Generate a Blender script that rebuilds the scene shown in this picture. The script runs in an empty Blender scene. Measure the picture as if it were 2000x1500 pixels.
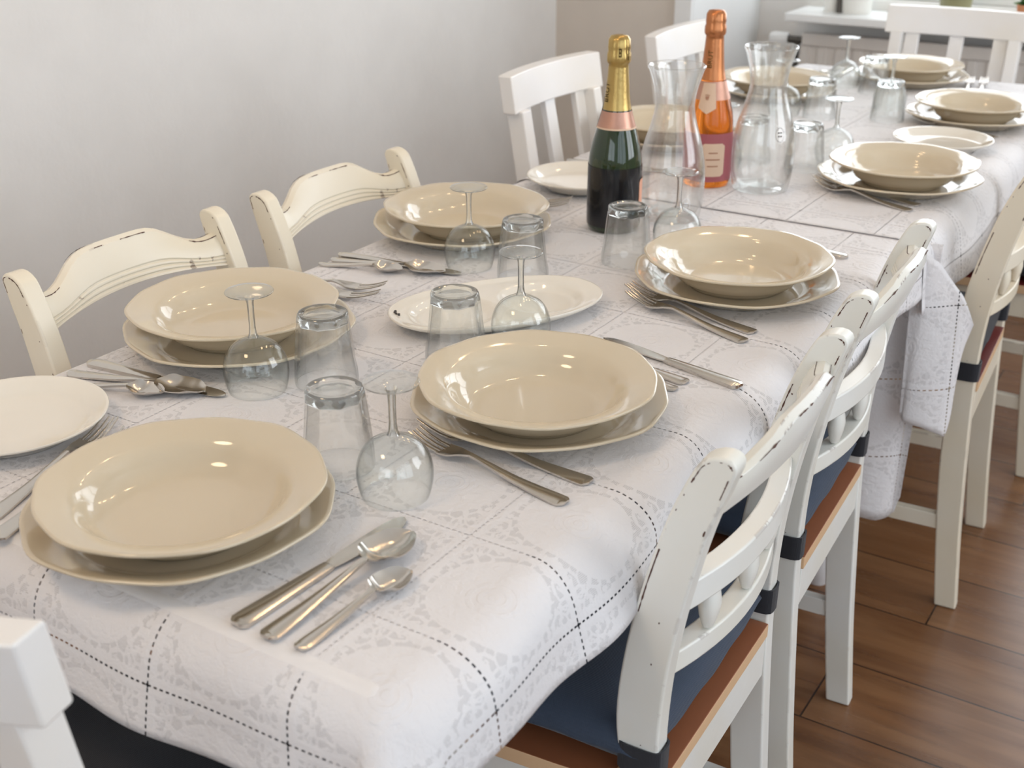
import bpy, bmesh, math, random
from math import sin, cos, pi, radians as R, atan2, hypot, sqrt
from mathutils import Vector, Matrix, Euler

random.seed(4)
scn = bpy.context.scene
COL = scn.collection

# ------------------------------------------------------------------ camera
cd = bpy.data.cameras.new('camera'); cam = bpy.data.objects.new('camera', cd); COL.objects.link(cam)
cam.location = (0.83, 0.0, 1.344)
cam.rotation_euler = (R(90 - 24.207), 0, R(32.253))
cd.sensor_width = 36; cd.lens = 43.13; cd.clip_start = 0.02
cd.dof.use_dof = True; cd.dof.focus_distance = 1.45; cd.dof.aperture_fstop = 7.0
scn.camera = cam

# ------------------------------------------------------------------ view + world + lights
scn.view_settings.view_transform = 'Standard'
scn.view_settings.look = 'None'
scn.view_settings.gamma = 1
scn.view_settings.use_curve_mapping = False
scn.view_settings.exposure = -0.35
scn.cycles.use_denoising = True
scn.cycles.max_bounces = 14
scn.cycles.transmission_bounces = 12
scn.cycles.transparent_max_bounces = 24
scn.cycles.glossy_bounces = 6
scn.cycles.diffuse_bounces = 5
scn.cycles.blur_glossy = 0.6
scn.cycles.sample_clamp_indirect = 6
w = bpy.data.worlds.new('sky'); scn.world = w; w.use_nodes = True
w.node_tree.nodes['Background'].inputs[0].default_value = (0.80, 0.90, 1.0, 1)
w.node_tree.nodes['Background'].inputs[1].default_value = 1.3

def area(name, loc, rot, sx, sy, power, col):
    l = bpy.data.lights.new(name, 'AREA'); l.shape = 'RECTANGLE'; l.size = sx; l.size_y = sy
    l.energy = power; l.color = col
    o = bpy.data.objects.new(name, l); COL.objects.link(o); o.location = loc
    o.rotation_euler = rot
    return o
# daylight outside the windows
area('daylight_far_window', (0.40, 4.42, 1.6), (R(-90), 0, 0), 2.2, 1.7, 50, (0.95, 0.98, 1.0))
area('daylight_side_window', (2.78, -0.45, 1.62), (0, R(90), 0), 2.0, 2.9, 33, (0.80, 0.90, 1.0))
area('added_side_window_light', (2.78, 2.35, 1.75), (0, R(90), 0), 1.8, 1.6, 55, (0.92, 0.96, 1.0))  # added source, put in to brighten the left wall
area('daylight_rear_window', (0.6, -2.32, 1.6), (R(90), 0, 0), 2.0, 1.5, 24, (0.88, 0.95, 1.0))

# ------------------------------------------------------------------ node helpers
class NT:
    def __init__(self, name):
        self.m = bpy.data.materials.new(name); self.m.use_nodes = True
        self.t = self.m.node_tree; self.t.nodes.clear()
        self.out = self.t.nodes.new('ShaderNodeOutputMaterial')
    def n(self, typ, **kw):
        nd = self.t.nodes.new(typ)
        for k, v in kw.items(): setattr(nd, k, v)
        return nd
    def put(self, sock, v):
        if isinstance(v, bpy.types.NodeSocket): self.t.links.new(v, sock)
        elif v is not None:
            if hasattr(sock.default_value, '__len__') and len(sock.default_value) == 4 and len(v) == 3: v = (*v, 1)
            sock.default_value = v
    def math(self, op, a, b=None, c=None, clamp=False):
        nd = self.n('ShaderNodeMath', operation=op, use_clamp=clamp)
        for i, v in enumerate((a, b, c)):
            if v is not None: self.put(nd.inputs[i], v)
        return nd.outputs[0]
    def mix(self, f, a, b):
        nd = self.n('ShaderNodeMix', data_type='RGBA')
        self.put(nd.inputs[0], f); self.put(nd.inputs[6], a); self.put(nd.inputs[7], b)
        return nd.outputs[2]
    def noise(self, scale, detail=3, rough=0.5, vec=None, dist=0.0):
        nd = self.n('ShaderNodeTexNoise'); nd.inputs['Scale'].default_value = scale
        nd.inputs['Detail'].default_value = detail; nd.inputs['Roughness'].default_value = rough
        nd.inputs['Distortion'].default_value = dist
        if vec is not None: self.put(nd.inputs['Vector'], vec)
        return nd.outputs[0]
    def ramp(self, f, lo, hi):
        nd = self.n('ShaderNodeMapRange'); nd.clamp = True
        self.put(nd.inputs[0], f); nd.inputs[1].default_value = lo; nd.inputs[2].default_value = hi
        return nd.outputs[0]
    def bump(self, h, strength=0.3, dist=0.002, normal=None):
        nd = self.n('ShaderNodeBump'); nd.inputs['Strength'].default_value = strength
        nd.inputs['Distance'].default_value = dist; self.put(nd.inputs['Height'], h)
        if normal is not None: self.put(nd.inputs['Normal'], normal)
        return nd.outputs[0]
    def obj(self): return self.n('ShaderNodeTexCoord').outputs['Object']
    def uv(self): return self.n('ShaderNodeTexCoord').outputs['UV']
    def xyz(self, v):
        nd = self.n('ShaderNodeSeparateXYZ'); self.put(nd.inputs[0], v); return nd.outputs
    def bsdf(self, color, rough=0.5, metal=0, normal=None, **kw):
        nd = self.n('ShaderNodeBsdfPrincipled')
        self.put(nd.inputs['Base Color'], color); self.put(nd.inputs['Roughness'], rough); nd.inputs['Metallic'].default_value = metal
        if normal is not None: self.put(nd.inputs['Normal'], normal)
        for k, v in kw.items(): self.put(nd.inputs[k.replace('_', ' ')], v)
        return nd.outputs[0]
    def done(self, sh):
        self.t.links.new(sh, self.out.inputs[0]); return self.m

def simple(name, col, rough=0.5, metal=0, **kw):
    t = NT(name); nz = t.noise(60, 2, 0.5, t.obj())
    f = t.math('MULTIPLY', nz, 0.10)
    return t.done(t.bsdf(t.mix(f, (*col, 1), (*[c * 0.7 for c in col], 1)), rough, metal, **kw))

def wall_mat(name, col):
    t = NT(name); v = t.obj()
    a = t.noise(55, 4, 0.6, v); b = t.noise(9, 3, 0.5, v)
    h = t.math('ADD', t.math('MULTIPLY', a, 0.5), t.math('MULTIPLY', b, 0.8))
    c = t.mix(t.ramp(b, 0.35, 0.7), (*col, 1), (*[x * 0.965 for x in col], 1))
    return t.done(t.bsdf(c, 0.85, normal=t.bump(h, 0.28, 0.006)))

def floor_mat():
    t = NT('floor_boards'); v = t.obj(); s = t.xyz(v)
    yy = t.math('DIVIDE', t.math('ADD', s[1], 10 * 0.187 - 0.146), 0.187)
    row = t.math('FLOOR', yy); fy = t.math('FRACT', yy)
    wn = t.n('ShaderNodeTexWhiteNoise', noise_dimensions='1D'); t.put(wn.inputs['W'], row)
    xx = t.math('ADD', s[0], t.math('MULTIPLY', wn.outputs[0], 5.0))
    xb = t.math('DIVIDE', t.math('ADD', xx, 20), 1.28); fx = t.math('FRACT', xb); bx = t.math('FLOOR', xb)
    wn2 = t.n('ShaderNodeTexWhiteNoise', noise_dimensions='2D')
    cb = t.n('ShaderNodeCombineXYZ'); t.put(cb.inputs[0], row); t.put(cb.inputs[1], bx); t.put(wn2.inputs['Vector'], cb.outputs[0])
    gv = t.n('ShaderNodeCombineXYZ'); t.put(gv.inputs[0], t.math('MULTIPLY', xx, 1.6)); t.put(gv.inputs[1], t.math('MULTIPLY', s[1], 15)); t.put(gv.inputs[2], t.math('MULTIPLY', wn2.outputs[0], 9))
    g = t.noise(2.2, 6, 0.62, gv.outputs[0], 0.6)
    g2 = t.noise(0.9, 3, 0.5, gv.outputs[0], 1.2)
    c = t.mix(t.ramp(g, 0.3, 0.72), (0.20, 0.090, 0.038, 1), (0.100, 0.041, 0.017, 1))
    c = t.mix(t.math('MULTIPLY', t.ramp(g2, 0.45, 0.7), 0.55), c, (0.27, 0.14, 0.066, 1))
    c = t.mix(t.math('MULTIPLY', wn2.outputs[0], 0.35), c, (0.26, 0.12, 0.05, 1))
    ed = t.math('MINIMUM', fy, t.math('SUBTRACT', 1.0, fy)); ex = t.math('MULTIPLY', t.math('MINIMUM', fx, t.math('SUBTRACT', 1.0, fx)), 6.8)
    seam = t.math('LESS_THAN', t.math('MINIMUM', ed, ex), 0.009)
    c = t.mix(seam, c, (0.03, 0.013, 0.006, 1))
    h = t.math('SUBTRACT', t.math('MULTIPLY', g, 0.25), seam)
    return t.done(t.bsdf(c, t.math('ADD', 0.20, t.math('MULTIPLY', g, 0.12)), normal=t.bump(h, 0.12, 0.002)))

def paint_mat(name, col, chip=(0.10, 0.035, 0.02), wear=0.5, rough=0.3):
    t = NT(name); v = t.obj()
    bv = t.n('ShaderNodeBevel', samples=4); bv.inputs['Radius'].default_value = 0.004
    gm = t.n('ShaderNodeNewGeometry')
    dt = t.n('ShaderNodeVectorMath', operation='DOT_PRODUCT'); t.put(dt.inputs[0], bv.outputs[0]); t.put(dt.inputs[1], gm.outputs['Normal'])
    edge = t.ramp(dt.outputs['Value'], 0.985, 0.93)
    n1 = t.noise(13, 5, 0.7, v, 0.4); n2 = t.noise(42, 3, 0.6, v); n3 = t.noise(6, 2, 0.5, v)
    m = t.math('MULTIPLY', edge, t.ramp(n1, 0.64 - 0.12 * wear, 0.66 - 0.12 * wear))
    spot = t.ramp(n2, 0.775, 0.785)
    m = t.math('MAXIMUM', m, spot)
    c = t.mix(t.ramp(n3, 0.4, 0.75), (*col, 1), (*[col[0] * 0.96, col[1] * 0.93, col[2] * 0.86], 1))
    c = t.mix(m, c, (*chip, 1))
    brush = t.noise(70, 3, 0.5, v)
    return t.done(t.bsdf(c, t.math('ADD', rough, t.math('MULTIPLY', m, 0.3)), normal=t.bump(brush, 0.08, 0.002)))

def glass_mat(name, col=(1, 1, 1), ior=1.45, thin=0.7, edge=0.0, refl=0.5, power=5.0):
    """thin-walled glass: fresnel reflection over clear transmission that darkens towards the silhouette, partly blended with real refraction"""
    t = NT(name)
    g = t.n('ShaderNodeBsdfGlass'); g.inputs['Color'].default_value = (*col, 1); g.inputs['IOR'].default_value = ior; g.inputs['Roughness'].default_value = 0
    lw = t.n('ShaderNodeLayerWeight'); lw.inputs[0].default_value = 0.5; fc = lw.outputs['Facing']
    tr = t.n('ShaderNodeBsdfTransparent')
    t.put(tr.inputs[0], t.mix(t.math('MULTIPLY', t.math('POWER', fc, 5.0), edge), (*[0.998 * c for c in col], 1), (0.12, 0.14, 0.14, 1)))
    gl = t.n('ShaderNodeBsdfGlossy'); gl.inputs[0].default_value = (1, 1, 1, 1); gl.inputs['Roughness'].default_value = 0.01
    f = t.math('ADD', 0.045, t.math('MULTIPLY', t.math('POWER', fc, power), refl))
    m0 = t.n('ShaderNodeMixShader'); t.put(m0.inputs[0], f); t.t.links.new(tr.outputs[0], m0.inputs[1]); t.t.links.new(gl.outputs[0], m0.inputs[2])
    mx = t.n('ShaderNodeMixShader'); mx.inputs[0].default_value = thin
    t.t.links.new(g.outputs[0], mx.inputs[1]); t.t.links.new(m0.outputs[0], mx.inputs[2])
    return t.done(mx.outputs[0])

def steel_mat():
    t = NT('stainless_steel'); v = t.obj()
    n = t.noise(30, 4, 0.6, v)
    sc = t.n('ShaderNodeMapping'); sc.inputs['Scale'].default_value = (20, 400, 20); t.put(sc.inputs[0], v)
    n2 = t.noise(8, 2, 0.5, sc.outputs[0])
    r = t.math('ADD', 0.14, t.math('MULTIPLY', n, 0.10))
    return t.done(t.bsdf((0.62, 0.59, 0.55, 1), r, 1.0, normal=t.bump(n2, 0.03, 0.0005)))

def fabric_mat(name, col, scale=900):
    t = NT(name); v = t.obj()
    w1 = t.n('ShaderNodeTexWave', wave_type='BANDS', bands_direction='X'); w1.inputs['Scale'].default_value = scale / 6; t.put(w1.inputs['Vector'], v)
    w2 = t.n('ShaderNodeTexWave', wave_type='BANDS', bands_direction='Y'); w2.inputs['Scale'].default_value = scale / 6; t.put(w2.inputs['Vector'], v)
    h = t.math('ADD', w1.outputs['Fac'], w2.outputs['Fac']); n = t.noise(25, 4, 0.6, v)
    c = t.mix(t.math('MULTIPLY', n, 0.6), (*col, 1), (*[x * 0.55 for x in col], 1))
    return t.done(t.bsdf(c, 0.9, normal=t.bump(h, 0.25, 0.0008), Sheen_Weight=0.15))

CELL = 0.148
def lace_mat(name, uoff, voff):
    """white damask with drawn-thread squares, corner stars and scrollwork; UV is in metres on the unfolded cloth"""
    t = NT(name); s = t.xyz(t.uv())
    U = t.math('DIVIDE', t.math('ADD', s[0], 20 * CELL - uoff), CELL); V = t.math('DIVIDE', t.math('ADD', s[1], 20 * CELL - voff), CELL)
    fu = t.math('FRACT', U); fv = t.math('FRACT', V)
    du = t.math('MULTIPLY', t.math('MINIMUM', fu, t.math('SUBTRACT', 1.0, fu)), CELL)
    dv = t.math('MULTIPLY', t.math('MINIMUM', fv, t.math('SUBTRACT', 1.0, fv)), CELL)
    dash_v = t.math('LESS_THAN', t.math('FRACT', t.math('MULTIPLY', V, 22)), 0.58)
    dash_u = t.math('LESS_THAN', t.math('FRACT', t.math('MULTIPLY', U, 22)), 0.58)
    l1 = t.math('MULTIPLY', t.math('LESS_THAN', du, 0.00105), dash_v)
    l2 = t.math('MULTIPLY', t.math('LESS_THAN', dv, 0.00105), dash_u)
    star = t.math('LESS_THAN', t.math('ADD', t.math('SQRT', du), t.math('SQRT', dv)), 0.072)
    holes = t.math('MAXIMUM', t.math('MAXIMUM', l1, l2), star)
    # scrollwork in the corner spandrels of each square
    cu = t.math('SUBTRACT', fu, 0.5); cv = t.math('SUBTRACT', fv, 0.5)
    au = t.math('ABSOLUTE', cu); av = t.math('ABSOLUTE', cv)
    rr = t.math('SQRT', t.math('ADD', t.math('MULTIPLY', cu, cu), t.math('MULTIPLY', cv, cv)))
    mx = t.math('MAXIMUM', au, av)
    zone = t.math('MULTIPLY', t.math('GREATER_THAN', rr, 0.395), t.math('LESS_THAN', mx, 0.435))
    sv = t.n('ShaderNodeCombineXYZ'); t.put(sv.inputs[0], au); t.put(sv.inputs[1], av)
    vr = t.n('ShaderNodeTexVoronoi', feature='DISTANCE_TO_EDGE'); vr.inputs['Scale'].default_value = 11; t.put(vr.inputs['Vector'], sv.outputs[0])
    nz = t.noise(13, 2, 0.5, sv.outputs[0], 1.5)
    scroll = t.math('MULTIPLY', t.math('GREATER_THAN', vr.outputs['Distance'], 0.10), t.math('GREATER_THAN', nz, 0.47))
    scroll = t.math('MULTIPLY', scroll, zone)
    # inner edge line of little rectangles following the arch
    ring = t.math('MULTIPLY', t.math('LESS_THAN', t.math('ABSOLUTE', t.math('SUBTRACT', rr, 0.41)), 0.016), t.math('LESS_THAN', mx, 0.44))
    ang = t.math('ARCTAN2', cv, cu)
    ring = t.math('MULTIPLY', ring, t.math('LESS_THAN', t.math('FRACT', t.math('MULTIPLY', ang, 4.5)), 0.55))
    scroll = t.math('MAXIMUM', scroll, ring)
    netu = t.math('LESS_THAN', t.math('FRACT', t.math('MULTIPLY', s[0], 620)), 0.66)
    netv = t.math('LESS_THAN', t.math('FRACT', t.math('MULTIPLY', s[1], 620)), 0.66)
    net = t.math('MULTIPLY', t.math('MULTIPLY', netu, netv), scroll)
    a = t.math('MAXIMUM', holes, t.math('MULTIPLY', net, 0.42))
    # raised damask flower in the middle of each square
    petal = t.math('ADD', 0.20, t.math('MULTIPLY', t.math('SINE', t.math('MULTIPLY', ang, 8)), 0.035))
    flower = t.ramp(t.math('SUBTRACT', petal, rr), 0.0, 0.05)
    fl2 = t.math('MULTIPLY', flower, t.ramp(t.math('SINE', t.math('MULTIPLY', rr, 95)), -0.3, 0.3))
    weave = t.noise(260, 2, 0.6, t.uv()); crinkle = t.noise(26, 4, 0.6, t.uv()); fine = t.noise(80, 3, 0.6, t.uv(), 0.6)
    h = t.math('ADD', t.math('MULTIPLY', crinkle, 0.9), t.math('MULTIPLY', fine, 0.9))
    h = t.math('ADD', h, t.math('MULTIPLY', weave, 0.22))
    h = t.math('ADD', h, t.math('MULTIPLY', fl2, 0.22))
    h = t.math('SUBTRACT', h, t.math('MULTIPLY', t.math('MAXIMUM', holes, t.math('MULTIPLY', scroll, 0.22)), 0.55))
    band = t.math('MULTIPLY', t.ramp(t.math('MINIMUM', du, dv), 0.012, 0.006), 0.25)
    h = t.math('ADD', h, band)
    bm = t.bump(h, 0.70, 0.0022)
    pr = t.bsdf((0.80, 0.785, 0.80, 1), 0.62, normal=bm, Sheen_Weight=0.1)
    tl = t.n('ShaderNodeBsdfTranslucent'); tl.inputs[0].default_value = (0.78, 0.76, 0.76, 1)
    m0 = t.n('ShaderNodeMixShader'); m0.inputs[0].default_value = 0.10; t.t.links.new(pr, m0.inputs[1]); t.t.links.new(tl.outputs[0], m0.inputs[2])
    tr = t.n('ShaderNodeBsdfTransparent')
    m1 = t.n('ShaderNodeMixShader'); t.put(m1.inputs[0], a); t.t.links.new(m0.outputs[0], m1.inputs[1]); t.t.links.new(tr.outputs[0], m1.inputs[2])
    return t.done(m1.outputs[0])

def china_mat(name, col):
    t = NT(name); n = t.noise(5, 2, 0.5, t.obj())
    c = t.mix(n, (*col, 1), (*[x * 0.95 for x in col], 1))
    return t.done(t.bsdf(c, 0.09, Coat_Weight=0.4, Coat_Roughness=0.03))

M = {}
M['wall'] = wall_mat('white_plaster', (0.80, 0.785, 0.765))
M['beige_wall'] = wall_mat('beige_plaster', (0.66, 0.60, 0.535))
M['ceiling'] = wall_mat('ceiling_plaster', (0.82, 0.81, 0.79))
M['trim'] = simple('white_gloss_trim', (0.82, 0.83, 0.83), 0.3)
M['floor'] = floor_mat()
M['chair_white'] = paint_mat('worn_white_paint', (0.80, 0.81, 0.785), wear=0.75, rough=0.27)
M['chair_cream_and_shade'] = paint_mat('worn_cream_and_shade_paint', (0.80, 0.74, 0.62), wear=0.55, rough=0.27)  # cream of the left chairs; also the far right pair's shade, put into colour
M['slat_white'] = paint_mat('smooth_white_paint', (0.81, 0.80, 0.80), wear=-1.0, rough=0.35)
M['chip'] = simple('bare_wood_chips', (0.085, 0.030, 0.018), 0.6)
M['seat_brown'] = simple('brown_seat_board', (0.30, 0.105, 0.045), 0.42)
M['seat_red'] = simple('dark_red_seat_board', (0.16, 0.022, 0.018), 0.4)
M['ply'] = simple('pale_ply_edge', (0.66, 0.44, 0.26), 0.55)
M['cushion'] = fabric_mat('navy_cushion_fabric', (0.045, 0.065, 0.105))
M['cushion_dark'] = fabric_mat('black_cushion_fabric', (0.018, 0.020, 0.028))
M['strap'] = fabric_mat('black_webbing', (0.022, 0.024, 0.032), 1500)
M['cloth'] = lace_mat('lace_damask_cloth', 0.423, 0.511)
M['cloth_far'] = lace_mat('lace_damask_cloth_far', 0.455, 1.99)
M['china'] = china_mat('ivory_china', (0.63, 0.54, 0.40))
M['china_white'] = china_mat('cream_white_china', (0.80, 0.755, 0.67))
M['glass'] = glass_mat('clear_glass', (0.995, 1.0, 0.998), 1.46, 0.90, 0.6, 0.95, 3.2)
M['glass_fluted'] = glass_mat('fluted_glass', (0.995, 1.0, 0.998), 1.46, 0.86, 0.95, 0.9)
M['glass_solid'] = glass_mat('solid_glass', (0.99, 1.0, 0.995), 1.48, 0.22, 0.3, 0.7)
M['glass_thin'] = glass_mat('thin_clear_glass', (0.99, 1.0, 0.996), 1.46, 0.97, 0.9, 0.8)
M['green_glass'] = None
t = NT('dark_green_bottle_glass')
M['green_glass'] = t.done(t.bsdf((0.010, 0.030, 0.005, 1), 0.05, IOR=1.5, Transmission_Weight=0.25, Coat_Weight=0.5))
t = NT('rose_wine_bottle_glass')
M['rose_glass'] = t.done(t.bsdf((0.98, 0.30, 0.035, 1), 0.02, IOR=1.36, Transmission_Weight=0.92))
def foil_mat(name, col, rough=0.3):
    t = NT(name); v = t.obj(); n = t.noise(110, 4, 0.65, v); n2 = t.noise(25, 2, 0.5, v)
    return t.done(t.bsdf((*col, 1), t.math('ADD', rough - 0.06, t.math('MULTIPLY', n2, 0.14)), 0.9, normal=t.bump(n, 0.35, 0.0015)))
M['gold'] = foil_mat('gold_foil', (0.46, 0.32, 0.115))
M['gold_dark'] = foil_mat('dark_gold_print', (0.10, 0.065, 0.02))
M['copper'] = foil_mat('copper_foil', (0.50, 0.20, 0.085))
M['rose_gold'] = foil_mat('rose_gold_paper', (0.50, 0.28, 0.21), 0.4)
M['black_label'] = simple('black_label_paper', (0.006, 0.0065, 0.009), 0.14)
M['mauve_label'] = simple('mauve_label_paper', (0.34, 0.085, 0.10), 0.5)
M['cream_label'] = simple('cream_label_paper', (0.66, 0.47, 0.34), 0.55)
M['peach_label'] = simple('peach_label_paper', (0.72, 0.36, 0.24), 0.5)
M['print'] = simple('dark_print', (0.07, 0.06, 0.055), 0.5)
M['print_soft'] = simple('rust_print', (0.36, 0.17, 0.10), 0.5)
M['etch'] = simple('etched_mark', (0.72, 0.74, 0.75), 0.7)
M['steel'] = steel_mat()
M['radiator'] = simple('radiator_enamel', (0.70, 0.665, 0.63), 0.35)
M['valve_dark'] = simple('dark_valve_metal', (0.10, 0.09, 0.08), 0.4, 0.7)
M['pot_white'] = simple('white_pot_glaze', (0.80, 0.79, 0.75), 0.3)
M['pot_green'] = simple('olive_pot_glaze', (0.26, 0.25, 0.13), 0.35)
M['terracotta'] = simple('terracotta', (0.55, 0.23, 0.11), 0.7)
M['soil'] = simple('soil', (0.05, 0.035, 0.025), 0.95)
M['leaf'] = simple('leaf_green', (0.08, 0.20, 0.045), 0.5)
M['table_paint'] = simple('white_table_paint', (0.78, 0.765, 0.77), 0.5)
M['pane'] = glass_mat('window_glass', (1, 1, 1), 1.45, 1.0)
t = NT('warm_bulb'); e = t.n('ShaderNodeEmission'); e.inputs[0].default_value = (1.0, 0.62, 0.30, 1); e.inputs[1].default_value = 45
M['bulb'] = t.done(e.outputs[0])
t = NT('lamp_diffuser'); e = t.n('ShaderNodeEmission'); e.inputs[0].default_value = (1.0, 0.72, 0.45, 1); e.inputs[1].default_value = 24
M['diffuser'] = t.done(e.outputs[0])
t = NT('garden'); e = t.bsdf((0.25, 0.36, 0.14, 1), 0.9); M['garden'] = t.done(e)

# ------------------------------------------------------------------ object helpers
def link(name, bm, mat, parent=None, smooth=True, angle=35, bevel=0, seg=2, subsurf=0, solid=0):
    me = bpy.data.meshes.new(name)
    if angle: bmesh.ops.recalc_face_normals(bm, faces=bm.faces)
    bm.normal_update()
    if smooth:
        for f in bm.faces: f.smooth = True
        if angle:
            a = R(angle)
            for e in bm.edges:
                if len(e.link_faces) == 2 and e.calc_face_angle(0) > a: e.smooth = False
    bm.to_mesh(me); bm.free()
    for m in (mat if isinstance(mat, (list, tuple)) else [mat]): me.materials.append(m)
    o = bpy.data.objects.new(name, me); COL.objects.link(o)
    if parent: o.parent = parent
    if solid:
        md = o.modifiers.new('solid', 'SOLIDIFY'); md.thickness = solid; md.offset = -1
    if bevel:
        md = o.modifiers.new('bevel', 'BEVEL'); md.width = bevel; md.segments = seg; md.limit_method = 'ANGLE'; md.angle_limit = R(35)
        md.harden_normals = True
    if subsurf:
        md = o.modifiers.new('sub', 'SUBSURF'); md.levels = subsurf; md.render_levels = subsurf
    return o

def tag(o, label, cat, group=None, kind=None):
    o['label'] = label; o['category'] = cat
    if group: o['group'] = group
    if kind: o['kind'] = kind
    return o
def struct(o): o['kind'] = 'structure'; return o
def empty(name, loc=(0, 0, 0), rz=0):
    o = bpy.data.objects.new(name, None); COL.objects.link(o); o.location = loc; o.rotation_euler = (0, 0, rz)
    o.empty_display_size = 0.05
    return o
def copy_tree(o, loc, rz, label=None, cat=None, group=None, swap=None):
    def rec(s, parent):
        c = s.copy(); COL.objects.link(c); c.parent = parent
        if swap and s.type == 'MESH' and any(m in swap for m in s.data.materials):
            c.data = s.data.copy()
            for i, m in enumerate(c.data.materials):
                if m in swap: c.data.materials[i] = swap[m]
        for ch in s.children: rec(ch, c)
        return c
    r = rec(o, None); r.location = loc; r.rotation_euler = (0, 0, rz)
    if label: r['label'] = label
    if group: r['group'] = group
    elif 'group' in r and group == '': del r['group']
    return r

def box(bm, x0, x1, y0, y1, z0, z1, mat=0):
    v = [bm.verts.new((x, y, z)) for x in (x0, x1) for y in (y0, y1) for z in (z0, z1)]
    for q in ((0, 1, 3, 2), (4, 6, 7, 5), (0, 4, 5, 1), (2, 3, 7, 6), (0, 2, 6, 4), (1, 5, 7, 3)):
        f = bm.faces.new([v[i] for i in q]); f.material_index = mat
def boxbm(*a):
    bm = bmesh.new(); box(bm, *a); return bm

def lathe(prof, seg=48, mod=None, closed=False):
    """revolve (r,z) points; mod(r,z,theta,i)->(r,z)"""
    bm = bmesh.new(); rings = []
    for i, (r, z) in enumerate(prof):
        if r < 1e-6: rings.append([bm.verts.new((0, 0, z))])
        else:
            ring = []
            for k in range(seg):
                th = 2 * pi * k / seg; rr, zz = (mod(r, z, th, i) if mod else (r, z))
                ring.append(bm.verts.new((rr * cos(th), rr * sin(th), zz)))
            rings.append(ring)
    pairs = list(zip(rings, rings[1:])) + ([(rings[-1], rings[0])] if closed else [])
    for a, b in pairs:
        for k in range(seg):
            k2 = (k + 1) % seg
            if len(a) == 1 and len(b) == 1: continue
            if len(a) == 1: bm.faces.new((a[0], b[k2], b[k]))
            elif len(b) == 1: bm.faces.new((a[k], a[k2], b[0]))
            else: bm.faces.new((a[k], a[k2], b[k2], b[k]))
    bmesh.ops.recalc_face_normals(bm, faces=bm.faces)
    return bm

def prism(pts, h0, h1, axis='z'):
    """extrude a 2-D outline"""
    bm = bmesh.new()
    def P(a, b, h):
        return {'z': (a, b, h), 'y': (a, h, b), 'x': (h, a, b)}[axis]
    A = [bm.verts.new(P(a, b, h0)) for a, b in pts]; B = [bm.verts.new(P(a, b, h1)) for a, b in pts]
    bm.faces.new(A); bm.faces.new(B[::-1]); n = len(pts)
    for i in range(n): bm.faces.new((A[i], A[(i + 1) % n], B[(i + 1) % n], B[i]))
    bmesh.ops.recalc_face_normals(bm, faces=bm.faces)
    return bm

def sweep(secs):
    """list of equal-length closed sections (lists of 3-D points) -> capped tube"""
    bm = bmesh.new(); rows = [[bm.verts.new(p) for p in s] for s in secs]; n = len(rows[0])
    for a, b in zip(rows, rows[1:]):
        for k in range(n): bm.faces.new((a[k], a[(k + 1) % n], b[(k + 1) % n], b[k]))
    bm.faces.new(rows[0][::-1]); bm.faces.new(rows[-1])
    bmesh.ops.recalc_face_normals(bm, faces=bm.faces)
    return bm

def interp(tab, x):
    if x <= tab[0][0]: return tab[0][1:]
    for a, b in zip(tab, tab[1:]):
        if x <= b[0]:
            f = (x - a[0]) / (b[0] - a[0]); f = f
            return tuple(p + (q - p) * f for p, q in zip(a[1:], b[1:]))
    return tab[-1][1:]
def catmull(pts, sub=6):
    out = []; n = len(pts)
    for i in range(n - 1):
        p0, p1, p2, p3 = pts[max(i - 1, 0)], pts[i], pts[i + 1], pts[min(i + 2, n - 1)]
        for k in range(sub):
            t_ = k / sub
            out.append(tuple(0.5 * (2 * b + (c - a) * t_ + (2 * a - 5 * b + 4 * c - d) * t_ ** 2 + (3 * b - a - 3 * c + d) * t_ ** 3) for a, b, c, d in zip(p0, p1, p2, p3)))
    out.append(tuple(pts[-1])); return out

def text_bm(txt, size, place):
    """letters as flat mesh; place(x, y) -> 3-D point"""
    cu = bpy.data.curves.new('t', 'FONT'); cu.body = txt; cu.size = size; cu.align_x = 'CENTER'; cu.align_y = 'CENTER'
    o = bpy.data.objects.new('t', cu); COL.objects.link(o)
    dg = bpy.context.evaluated_depsgraph_get(); me = bpy.data.meshes.new_from_object(o.evaluated_get(dg))
    bm = bmesh.new(); bm.from_mesh(me)
    for v in bm.verts: v.co = Vector(place(v.co.x, v.co.y))
    bpy.data.objects.remove(o); bpy.data.curves.remove(cu); bpy.data.meshes.remove(me)
    return bm

# ------------------------------------------------------------------ the room
TZ = 0.75      # top of the tablecloth
X0, X1 = -1.27, 2.5
YB, YW = 3.60, 4.15       # wall beside the window niche, wall at the back of the niche
YR = -2.05; ZC = 2.8
NX0, NX1 = -0.795, 1.75   # niche
struct(link('floor', boxbm(X0 - .2, X1 + .2, YR - .2, YW + .2, -.05, 0), M['floor']))
struct(link('ceiling', boxbm(X0 - .2, X1 + .2, YR - .2, YW + .2, ZC, ZC + .05), M['ceiling']))
struct(link('wall_left', boxbm(X0 - .15, X0, YR - .2, YW + .2, 0, ZC), M['wall']))
bm = bmesh.new(); box(bm, X0, NX0 - .0, YB, YW + .15, 0, ZC)
struct(link('wall_far_beside_niche', bm, M['beige_wall']))
bm = bmesh.new(); box(bm, NX1, X1, YB, YW + .15, 0, ZC)
struct(link('wall_far_right', bm, M['beige_wall']))
WX0, WX1, WZ0, WZ1 = -0.70, 1.5, 0.845, 2.15
bm = bmesh.new()
box(bm, NX0, WX0, YW, YW + .15, 0, ZC); box(bm, WX1, NX1, YW, YW + .15, 0, ZC)
box(bm, WX0, WX1, YW, YW + .15, 0, WZ0); box(bm, WX0, WX1, YW, YW + .15, WZ1, ZC)
struct(link('wall_window', bm, M['wall']))
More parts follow.
